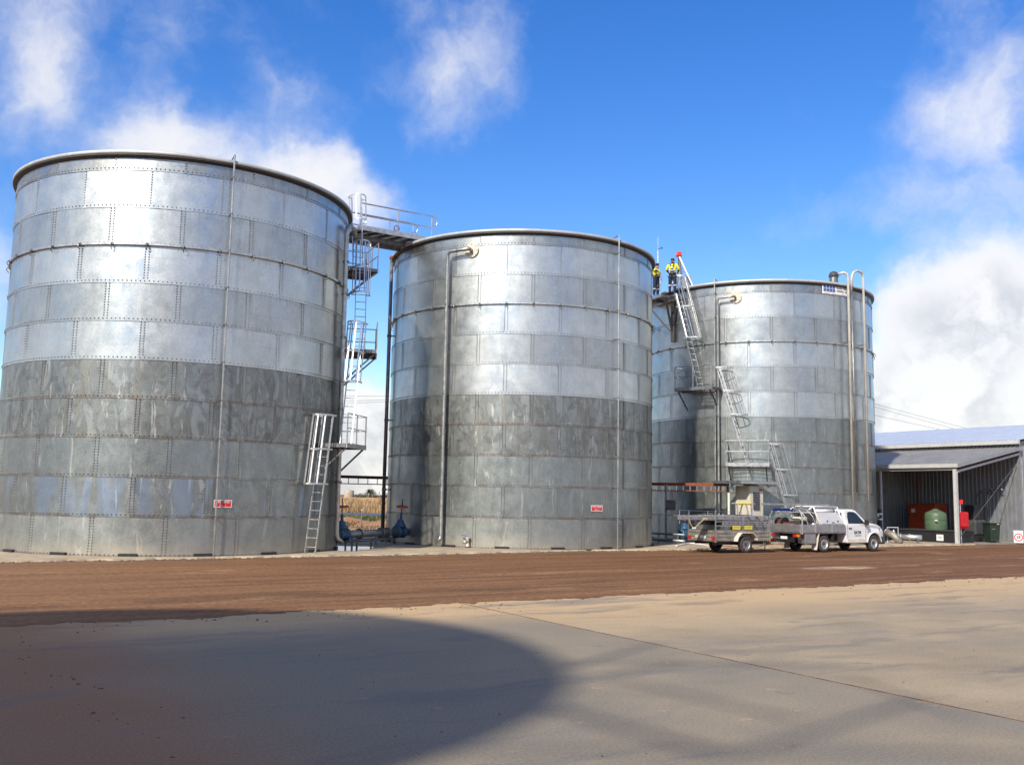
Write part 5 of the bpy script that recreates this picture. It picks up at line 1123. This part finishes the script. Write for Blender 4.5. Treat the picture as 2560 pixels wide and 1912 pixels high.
q = ATY(2200, 1300, 52); T = thing('bollard', (q[0], q[1], 0), 'black bollard with two white bands beyond the ute bonnet', 'bollard'); MB().tube([(q[0], q[1], 0), (q[0], q[1], 1.7)], .11, 12).build('post', 'black', T)
for z in (1.12, 1.40): MB().tube([(q[0], q[1], z), (q[0], q[1], z+.08)], .118, 12).build('band', 'white', T)
q = ATY(2188, 1300, 51.2); T = thing('breather_pipe', (q[0], q[1], 0), 'short white goose-neck pipe just beyond the ute bonnet', 'pipe'); MB().tube([(q[0], q[1], 0), (q[0], q[1], 1.28), (q[0]+.05, q[1], 1.4), (q[0]+.14, q[1], 1.4), (q[0]+.18, q[1], 1.3)], .045, 10).build('pipe', 'white', T, smooth=True); MB().lathe([(.04, 0), (.1, 0), (.1, .03), (.04, .03)], c=(q[0], q[1], .0), n=12).build('flange', 'steel', T)
q = UV(47.6, 37.0); T = thing('drum', (q[0], q[1], 0), 'dark blue drum in the shade of the lean-to', 'drum'); MB().lathe([(.28, .02), (.30, .04), (.29, .35), (.305, .37), (.29, .39), (.29, .68), (.305, .70), (.29, .72), (.30, 1.0), (.27, 1.02), (.001, 1.0)], c=(q[0], q[1], .3), n=20).build('shell', 'blue', T); MB().lohi((q[0]-.4, q[1]-.4, .012), (q[0]+.4, q[1]+.4, .3)).build('pallet', 'wood', T)
for k, v in enumerate((32.2, 31.6)):
    T = shed_thing('suction_hose', KU-.4, v, ('curved grey suction hose hooked on the lean-to wall', 'curved grey suction hose hung nearest the white post')[k], 'hose'); P = [UV(KU-.35, v+.7*math.cos(a), 2.35+.55*math.sin(a)) for a in np.linspace(0, math.pi*.62, 10)]; P = [UV(KU-.35, v+.72, .3)]+P; MB().tube(P[::-1], .05, 8).build('hose', 'pipe_grey', T, smooth=True); MB().bar(UV(KU-.05, v+.3, 2.8), UV(KU-.5, v+.3, 2.8), .04, .04).build('hook', 'steel', T)
T = shed_thing('pump_skid', 50.2, 31.9, 'dark pump assembly in the shade beside the green tank', 'pump'); sb(49.6, 51.0, 31.5, 32.9, .012, .35).build('skid', 'black', T); sb(49.8, 50.8, 31.7, 32.7, .35, 1.2).build('pump', 'grey_dark', T, bevel=.1); sb(50.0, 50.6, 31.9, 32.5, 1.2, 2.0).build('panel', 'black', T, bevel=.03)

# ------------------------------------------------------------------ power lines and their poles, beyond the tanks
def cable(pts, label, r=.013):
    T = thing('power_line', pts[0], label, 'power line', None); P = []
    for i in range(len(pts)-1):
        for k in range(10): t = k/10; q = lerp(pts[i], pts[i+1], t); q[2] -= .12*4*t*(1-t); P.append(q)
    P.append(np.asarray(pts[-1])); MB().tube(P, r, 4).build('wire', 'grey_dark', T); 
    MB().tube([P[0]-np.array([.3, 0, 0]), P[0]], .05, 6).build('insulator', 'grey_dark', T); return T
LINES = [((-300, 985), (860, 990), (1950, 983), (2640, 1134)), ((-300, 996), (860, 1003), (1950, 950), (2640, 1138)), ((-300, 1002), (860, 1009), (1950, 944), (2640, 1127))]
for L_, lb in zip(LINES, ('lowest power line crossing the sky behind the tanks', 'middle power line crossing the sky behind the tanks', 'highest power line above the shed roof')):
    cable([ATY(x, y, Y) for (x, y), Y in zip(L_, (84, 86, 88, 98))], lb)
for x, y, Y, lb in ((1950, 944, 88, 'timber power pole hidden behind the last tank'), (-300, 972, 84, 'timber power pole beyond the first tank')):
    q = ATY(x, y, Y); T = thing('power_pole', (q[0], q[1], -.16), lb, 'pole'); MB().tube([(q[0], q[1], -.16), (q[0], q[1], q[2]+.8)], [.16, .10], 10).build('pole', 'wood', T); MB().box((q[0], q[1]-.14, q[2]+.35), (2.2, .1, .12)).build('cross_arm', 'wood', T)

# ------------------------------------------------------------------ country beyond the gap
def field_mat(t, p, v):
    c = t.mix(t.mapr(t.noise(v, 1.3, 5), .3, .7), (.30, .19, .09), (.46, .32, .165)); t.set(p, 'Base Color', c)
MT['crop'] = ground_mat('dry_crop', field_mat)
def blades(n, xr, yr, h, mat, name, label, w_=.05, seed=1, kind='stuff', cat='crop', lean=.25, z0=-.16):
    r = np.random.default_rng(seed); x = r.uniform(*xr, n); y = r.uniform(*yr, n); hh = h*r.uniform(.55, 1.1, n); a = r.uniform(0, 6.28, n); l = r.normal(0, lean, (n, 2))*hh[:, None]
    V = np.zeros((n, 4, 3)); dx, dy = np.cos(a)*w_/2, np.sin(a)*w_/2
    V[:, 0] = np.stack([x-dx, y-dy, np.full(n, z0)], 1); V[:, 1] = np.stack([x+dx, y+dy, np.full(n, z0)], 1)
    V[:, 2] = np.stack([x+dx*.8+l[:, 0], y+dy*.8+l[:, 1], z0+hh], 1); V[:, 3] = np.stack([x-dx*.3+l[:, 0], y-dy*.3+l[:, 1], z0+hh*1.04], 1)
    me = bpy.data.meshes.new(name); me.from_pydata(V.reshape(-1, 3).tolist(), [], (np.arange(n)[:, None]*4+np.arange(4)).tolist()); me.materials.append(MT[mat])
    o = bpy.data.objects.new(name, me); COL.objects.link(o); tag(o, label, cat, kind=kind); return o
cf = MB()
for j, y in enumerate(np.linspace(97, 260, 24)):
    xs = np.linspace(-120, 60, 60)
    for i in range(59): 
        h0, h1 = [1.02+.10*math.sin(x*3.1+j)+.06*math.sin(x*7.3+2*j) for x in (xs[i], xs[i+1])]
        cf.add([(xs[i], y, -.16), (xs[i+1], y, -.16), (xs[i+1], y+1.5, h1), (xs[i], y+1.5, h0)], [(0, 1, 2, 3)]); cf.add([(xs[i], y+1.5, h0), (xs[i+1], y+1.5, h1), (xs[i+1], y+7.2, h1), (xs[i], y+7.2, h0)], [(0, 1, 2, 3)])
tag(cf.build('crop_mass', 'crop'), 'dense standing field of dry golden crop', 'crop', kind='stuff')
blades(16000, (-40, 8), (94, 118), 1.55, 'crop', 'crop_stalks', 'dry golden stalks along the edge of the crop', .07, 2)
MT['grass'] = pm('green_weeds', (.06, .095, .025), .8, 0, .35, 2.0, col2=(.16, .15, .05))
blades(3500, (-15.5, -10.2), (58, 86), .35, 'grass', 'weeds', 'patch of green weeds growing beyond the pipework', .10, 3, cat='weeds', lean=.5)
blades(2500, (-10.5, -4), (52, 84), .22, 'crop', 'dry_grass', 'thin dry grass on the orange soil beyond the pipework', .06, 4, cat='grass', lean=.6)
b_ = MB(); xs = np.linspace(-60, 40, 120)
for i in range(119):
    q = [(xs[i], 88.0+.4*math.sin(xs[i]*.7), -.15), (xs[i+1], 88.0+.4*math.sin(xs[i+1]*.7), -.15), (xs[i+1], 91, .22), (xs[i], 91, .22), (xs[i], 94, .18), (xs[i+1], 94, .18)]; b_.add(q, [(0, 1, 2, 3), (3, 2, 5, 4)])
tag(b_.build('channel_bank', 'steel_dark'), kind='structure'); 
b_ = MB(); xs = np.linspace(-40, 20, 80)
for i in range(79):
    h = lambda x: .22+.16*math.sin(x*.9)+.1*math.sin(x*2.7); q = [(xs[i], 62, -.16), (xs[i+1], 62, -.16), (xs[i+1], 68, h(xs[i+1])), (xs[i], 68, h(xs[i])), (xs[i], 75, -.15), (xs[i+1], 75, -.15)]; b_.add(q, [(0, 1, 2, 3), (3, 2, 5, 4)])
MT['orange_soil'] = pm('orange_soil', (.36, .15, .055), .95, 0, .25, .8, col2=(.45, .24, .11)); tag(b_.build('spoil_bank', 'orange_soil'), kind='structure')
q = ATY(904, 1290, 60); T = thing('marker_post', (q[0], q[1], -.16), 'thin pale marker post standing beyond the delivery pipe', 'post'); MB().tube([(q[0], q[1], -.16), (q[0], q[1], 1.0)], .035, 6).build('post', 'steel', T); MB().tube([(q[0], q[1], 1.0), (q[0], q[1], 1.06)], .05, 6).build('cap', 'white', T)
a, b = ATY(852, 1230, 210), ATY(888, 1230, 210); sc_ = ATY(873, 1226, 300); T = thing('far_silo', (sc_[0], sc_[1], -.16), 'small cream silo far off above the crop', 'silo')
MT['silo'] = pm('cream_concrete', (.42, .37, .27), .8, 0, .2, .6); MB().lathe([(1.5, -.16), (1.5, sc_[2]), (1.42, sc_[2]+.05), (.02, sc_[2]+.35)], c=(sc_[0], sc_[1], 0), n=24).build('wall', 'silo', T)
MB().tube([(sc_[0]-.2, sc_[1], sc_[2]+.2), (sc_[0]-.2, sc_[1], sc_[2]+.7)], .08, 6).build('vent', 'steel', T)
# palm far off
MT['palm'] = pm('palm_frond', (.035, .05, .018), .7, 0, .3, 3.0); MT['bark'] = pm('bark', (.07, .055, .04), .9, 0, .3, 4.0)
pq = ATY(925, 1250, 260); T = thing('palm_tree', (pq[0], pq[1], -.16), 'dark palm with drooping crown far off beyond the crop', 'palm tree'); MB().tube([(pq[0], pq[1], -.16), (pq[0]+.05, pq[1], 1.2), (pq[0], pq[1], 2.6)], [.35, .26, .3], 8).build('trunk', 'bark', T)
pr_ = random.Random(4); fm = MB()
for k in range(54):
    a = pr_.uniform(0, 6.28); el = pr_.uniform(-.2, 1.35); L_ = pr_.uniform(1.7, 2.5); P = []
    for j in range(7): t = j/6; r = L_*math.cos(el)*t+.1; P.append(np.array([pq[0]+r*math.cos(a), pq[1]+r*math.sin(a), 2.5+L_*math.sin(el)*t-1.5*t*t]))
    for j in range(6):
        d = nrm(P[j+1]-P[j]); s_ = nrm(np.cross(d, (0, 0, 1)))
        for m_ in range(3):
            q0 = lerp(P[j], P[j+1], m_/3)
            for s in (-1, 1): tip = q0+s_*s*.34*(1-.6*abs(j/6-.4))+d*.22-np.array([0, 0, .16]); fm.add([q0, q0+d*.07, tip], [(0, 1, 2)])
        fm.bar(P[j], P[j+1], .03, .02)
fm.build('crown', 'palm', T)
# trees on the skyline: trunk, limbs and a crown of leaf clumps
MT['leaf'] = pm('gum_leaf', (.045, .06, .028), .7, 0, .35, 1.5, col2=(.09, .105, .05))
def tree(x, y, h, spread, label, seed, bare=False):
    r = random.Random(seed); T = thing('far_tree', (x, y, -.16), label, 'tree', None); tk = MB(); tips = []
    tk.tube([(x, y, -.16), (x+r.uniform(-.2, .2), y, h*.3), (x+r.uniform(-.3, .3), y, h*.55)], [h*.035, h*.025, h*.018], 6)
    for k in range(9):
        a = r.uniform(0, 6.28); z0 = h*r.uniform(.25, .5); e = np.array([x+spread*.8*r.uniform(.3, 1)*math.cos(a), y+spread*.8*r.uniform(.3, 1)*math.sin(a), h*r.uniform(.55, .95)]); tk.tube([(x, y, z0), lerp((x, y, z0), e, .5)+np.array([0, 0, .1*h]), e], [h*.014, h*.009, h*.004], 5); tips.append(e)
        for m_ in range(3): e2 = e+np.array([r.gauss(0, .2*spread), r.gauss(0, .2*spread), r.gauss(.05*h, .06*h)]); tk.tube([lerp((x, y, z0), e, .7), e2], [h*.005, h*.002], 4); tips.append(e2)
    tk.build('trunk', 'bark', T)
    if not bare:
        lf = MB()
        for e in tips:
            for k in range(26):
                q = e+np.array([r.gauss(0, .16*spread), r.gauss(0, .16*spread), r.gauss(0, .09*h)]); s_ = h*.03*r.uniform(.6, 1.4); n_ = nrm([r.gauss(0, 1), r.gauss(0, 1), r.gauss(.4, 1)]); x_ = nrm(np.cross(n_, (.3, .2, 1))); y_ = np.cross(n_, x_); lf.add([q-x_*s_, q-y_*s_*.5, q+x_*s_, q+y_*s_*.5], [(0, 1, 2, 3)])
        lf.build('crown', 'leaf', T)
    return T
t1 = ATY(952, 1250, 240); tree(t1[0], t1[1], 3.0, 1.5, 'bare grey tree standing right of the palm', 5, True)
t1 = ATY(941, 1250, 250); tree(t1[0], t1[1], 1.9, 1.2, 'low dark tree tucked against the palm', 6)
for k, (px_, hh) in enumerate(((890, 1.0), (902, 1.1), (912, .9), (966, 1.4), (975, 1.5))): t1 = ATY(px_, 1250, 300+8*k); tree(t1[0], t1[1], hh+1.0, 1.3, ('low scrub tree between the silo and the palm', 'rounded scrub tree between the silo and the palm', 'small scrub tree beside the palm trunk', 'scrub tree beyond the stand pipe', 'scrub tree touching the second tank outline')[k], 10+k)
for k in range(0): a = 1.9+k*.55; tree(330*math.cos(a), 330*math.sin(a), 7+2*(k % 3), 3.2, 'gum tree far out on the plain behind the yard', 30+k)['group'] = 'trees out on the plain'
# ------------------------------------------------------------------ the two workers on the top platform
def person(foot, face, joints, edges, rad, region, label, extras):
    """continuous skinned body. joints in local axes: x right, y forward, z up"""
    f = np.array([math.cos(face), math.sin(face), 0]); rt = np.array([f[1], -f[0], 0]); foot = np.asarray(foot, float)
    W = lambda p: rt*p[0]+f*p[1]+np.array([0, 0, p[2]])
    names = list(joints); me = bpy.data.meshes.new('body'); me.from_pydata([tuple(W(joints[n])) for n in names], [(names.index(a), names.index(b)) for a, b in edges], [])
    o = bpy.data.objects.new('tmp_body', me); COL.objects.link(o)
    md = o.modifiers.new('skin', 'SKIN'); md.use_smooth_shade = True; md.branch_smoothing = .4
    for i, n in enumerate(names):
        v = me.skin_vertices[0].data[i]; r = rad[n]; v.radius = (r, r) if not hasattr(r, '__len__') else r; v.use_root = (n == 'pelvis')
    sb_ = o.modifiers.new('sub', 'SUBSURF'); sb_.levels = 1; sb_.render_levels = 1
    dg = bpy.context.evaluated_depsgraph_get(); bm_ = bpy.data.meshes.new_from_object(o.evaluated_get(dg)); bpy.data.objects.remove(o)
    P = thing('person', foot, label, 'person'); mats = ['skin', 'hivis', 'navy', 'boot', 'tape']; bm_.materials.clear()
    for m in mats: bm_.materials.append(MT[m])
    E = [(np.array(W(joints[a])), np.array(W(joints[b])), region.get((a, b), 'skin')) for a, b in edges]
    for pl in bm_.polygons:
        c = np.array(pl.center); best = None
        for a, b, m in E:
            t = np.clip(((c-a)@(b-a))/((b-a)@(b-a)+1e-9), 0, 1); d = np.linalg.norm(c-(a+(b-a)*t))
            if best is None or d < best[0]: best = (d, m)
        pl.material_index = mats.index(best[1]); pl.use_smooth = True
    bo = bpy.data.objects.new('body', bm_); COL.objects.link(bo); bo.parent = P
    for (nm, mat, pts, faces, sm) in extras:
        m = bpy.data.meshes.new(nm); m.from_pydata([tuple(W(q)) for q in pts], [], faces); m.materials.append(MT[mat])
        if sm: m.shade_smooth()
        e = bpy.data.objects.new(nm, m); COL.objects.link(e); e.parent = P
    return P
def base_joints(h=1.76, lean=.0):
    k = h/1.76; J = dict(pelvis=(0, 0, .95), spine=(0, .02+lean*.3, 1.14), chest=(0, .02+lean*.8, 1.36), neck=(0, .02+lean, 1.50), head0=(0, .05+lean*1.2, 1.58), head=(0, .06+lean*1.3, 1.68),
             hipR=(.10, 0, .90), kneeR=(.12, .02, .50), ankR=(.13, -.02, .09), toeR=(.14, .15, .04), hipL=(-.10, 0, .90), kneeL=(-.12, .02, .50), ankL=(-.13, -.02, .09), toeL=(-.14, .15, .04),
             shR=(.20, lean, 1.44), shL=(-.20, lean, 1.44))
    return {n: tuple(c*k for c in p) for n, p in J.items()}, k
RAD = dict(pelvis=(.175, .15), spine=(.175, .145), chest=(.185, .145), neck=.058, head0=.085, head=.095, hipR=.115, hipL=.115, kneeR=.088, kneeL=.088, ankR=.07, ankL=.07, toeR=.045, toeL=.045, shR=.088, shL=.088, elR=.066, elL=.066, wrR=.034, wrL=.034, paR=.036, paL=.036)
EDG = [('pelvis', 'spine'), ('spine', 'chest'), ('chest', 'neck'), ('neck', 'head0'), ('head0', 'head'), ('pelvis', 'hipR'), ('hipR', 'kneeR'), ('kneeR', 'ankR'), ('ankR', 'toeR'), ('pelvis', 'hipL'), ('hipL', 'kneeL'), ('kneeL', 'ankL'), ('ankL', 'toeL'),
       ('chest', 'shR'), ('shR', 'elR'), ('elR', 'wrR'), ('wrR', 'paR'), ('chest', 'shL'), ('shL', 'elL'), ('elL', 'wrL'), ('wrL', 'paL')]
REG = {('pelvis', 'spine'): 'navy', ('spine', 'chest'): 'hivis', ('chest', 'neck'): 'hivis', ('chest', 'shR'): 'hivis', ('chest', 'shL'): 'hivis', ('shR', 'elR'): 'hivis', ('shL', 'elL'): 'hivis', ('elR', 'wrR'): 'navy', ('elL', 'wrL'): 'navy'}
for s in 'RL': REG.update({('pelvis', 'hip'+s): 'navy', ('hip'+s, 'knee'+s): 'navy', ('knee'+s, 'ank'+s): 'navy', ('ank'+s, 'toe'+s): 'boot'})
def fingers(J, E, R_d, s, d, side, curl):
    """four fingers and a thumb leaving the palm, bent towards curl"""
    p = np.array(J['pa'+s]); d = nrm(d); side = nrm(side); curl = nrm(curl)
    for k, (o, L_) in enumerate(((-.028, .062), (-.010, .074), (.010, .070), (.028, .055))):
        a = p+d*.045+side*o; b = a+nrm(d+curl*.5)*L_*.55; c = b+nrm(d*.4+curl)*L_*.5
        for n, q in zip(('a', 'b', 'c'), (a, b, c)): J[f'f{s}{k}{n}'] = tuple(q); R_d[f'f{s}{k}{n}'] = .0095 if n != 'c' else .008
        E += [('pa'+s, f'f{s}{k}a'), (f'f{s}{k}a', f'f{s}{k}b'), (f'f{s}{k}b', f'f{s}{k}c')]
    a = p-side*.042+d*.01; b = a-side*.018+nrm(d+curl)*.035; J[f't{s}a'] = tuple(a); J[f't{s}b'] = tuple(b); R_d[f't{s}a'] = .012; R_d[f't{s}b'] = .010
    E += [('pa'+s, f't{s}a'), (f't{s}a', f't{s}b')]
def head_bits(J, back=False):
    hx, hy, hz = J['head']; ex = []
    b = MB().ball((0, 0, 0), 1, 14, 9); V = []
    for (x, y, z) in b.v:                                          # short cropped hair: cap over crown, back and sides
        V.append((hx+x*.104, hy-.012+y*.112, hz+.022+z*.102))
    keep = [f for f in b.f if np.mean([b.v[i][2] for i in f]) > (.05 if np.mean([b.v[i][1] for i in f]) > .35 else -.45) and np.mean([b.v[i][1] for i in f]) < .82]
    ex.append(('hair', 'hair', V, keep, True))
    n = MB().add([(hx-.016, hy+.088, hz-.035), (hx+.016, hy+.088, hz-.035), (hx, hy+.118, hz-.030), (hx, hy+.092, hz+.018)], [(0, 1, 2), (1, 3, 2), (3, 0, 2)]); ex.append(('nose', 'skin', n.v, n.f, False))
    for s in (-1, 1):
        e = MB().ball((hx+s*.034, hy+.083, hz+.004), .011, 8, 6); ex.append(('eye', 'hair', e.v, e.f, True)); r = MB().ball((hx+s*.094, hy-.002, hz-.012), .026, 8, 6, (.35, .7, 1.1)); ex.append(('ear', 'skin', r.v, r.f, True))
    m = MB().box((hx, hy+.085, hz-.062), (.042, .012, .010)); ex.append(('mouth', 'rust_red', m.v, m.f, False))
    return ex
def band(c, rx, ry, z, h=.05, n=16):
    m = MB().lathe([(1, -h/2), (1.03, -h/2), (1.03, h/2), (1, h/2)], n=n); return [(c[0]+x*rx, c[1]+y*ry, z+q) for x, y, q in m.v], m.f
# first worker: faces along the rail, one arm reaching to it
ft1 = G(1640, 743, 12.125)
J, k = base_joints(1.70, .03); E1 = list(EDG); R1 = dict(RAD)
J.update(elR=(.27, .26, 1.30), wrR=(.22, .46, 1.17), paR=(.20, .54, 1.14), elL=(-.30, -.06, 1.18), wrL=(-.28, .08, .98), paL=(-.27, .14, .93), toeR=(.15, .16, .04), toeL=(-.12, .17, .04))
fingers(J, E1, R1, 'R', (-.2, 1, -.3), (1, .2, 0), (0, .1, -1)); fingers(J, E1, R1, 'L', (0, .5, -.8), (0, 1, 0), (.4, .3, -.6))
ex = head_bits(J); v, f = band((0, .005), .185, .16, 1.10, .05); ex.append(('belt', 'black', v, f, False))
for s in (-1, 1): v, f = band((s*.118, .015), .098, .098, .40, .05); ex.append(('leg_tape', 'tape', v, f, False))
person(ft1, R_(-55), J, E1, R1, REG, 'worker in yellow shirt and navy overalls reaching along the guard rail', ex)
# second worker: back turned, harness on, both hands forward
ft2 = G(1681, 734, 12.125)
J, k = base_joints(1.78, .05); E2 = list(EDG); R2 = dict(RAD)
J.update(elR=(.31, .12, 1.22), wrR=(.22, .36, 1.16), paR=(.19, .44, 1.16), elL=(-.31, .10, 1.22), wrL=(-.22, .34, 1.14), paL=(-.19, .42, 1.13), kneeL=(-.13, .08, .51))
fingers(J, E2, R2, 'R', (-.3, 1, 0), (0, .2, 1), (-1, .2, -.3)); fingers(J, E2, R2, 'L', (.3, 1, 0), (0, .2, 1), (1, .2, -.3))
ex = head_bits(J)
for s in (-1, 1):
    m = MB().bar((s*.13, -.10, 1.52), (-s*.06, -.145, 1.20), .05, .012, up=(0, -1, 0)).bar((-s*.06, -.145, 1.20), (s*.15, -.09, .98), .05, .012, up=(0, -1, 0)); ex.append(('harness_strap', 'navy', m.v, m.f, False))
    v, f = band((s*.118, .02), .118, .118, .86, .05); ex.append(('leg_strap', 'grey_dark', v, f, False)); v, f = band((s*.122, .0), .098, .098, .40, .05); ex.append(('leg_tape', 'tape', v, f, False))
v, f = band((0, .01), .188, .16, 1.16, .055); ex.append(('waist_tape', 'tape', v, f, False)); v, f = band((0, .0), .188, .165, 1.02, .05); ex.append(('harness_belt', 'grey_dark', v, f, False))
m = MB().box((0, -.165, 1.30), (.07, .03, .09)); ex.append(('dorsal_ring', 'alu', m.v, m.f, False))
REG2 = dict(REG); REG2[('pelvis', 'spine')] = 'hivis'
person(ft2, R_(72), J, E2, R2, REG2, 'worker seen from behind in yellow shirt and dark harness at the ladder head', ex)
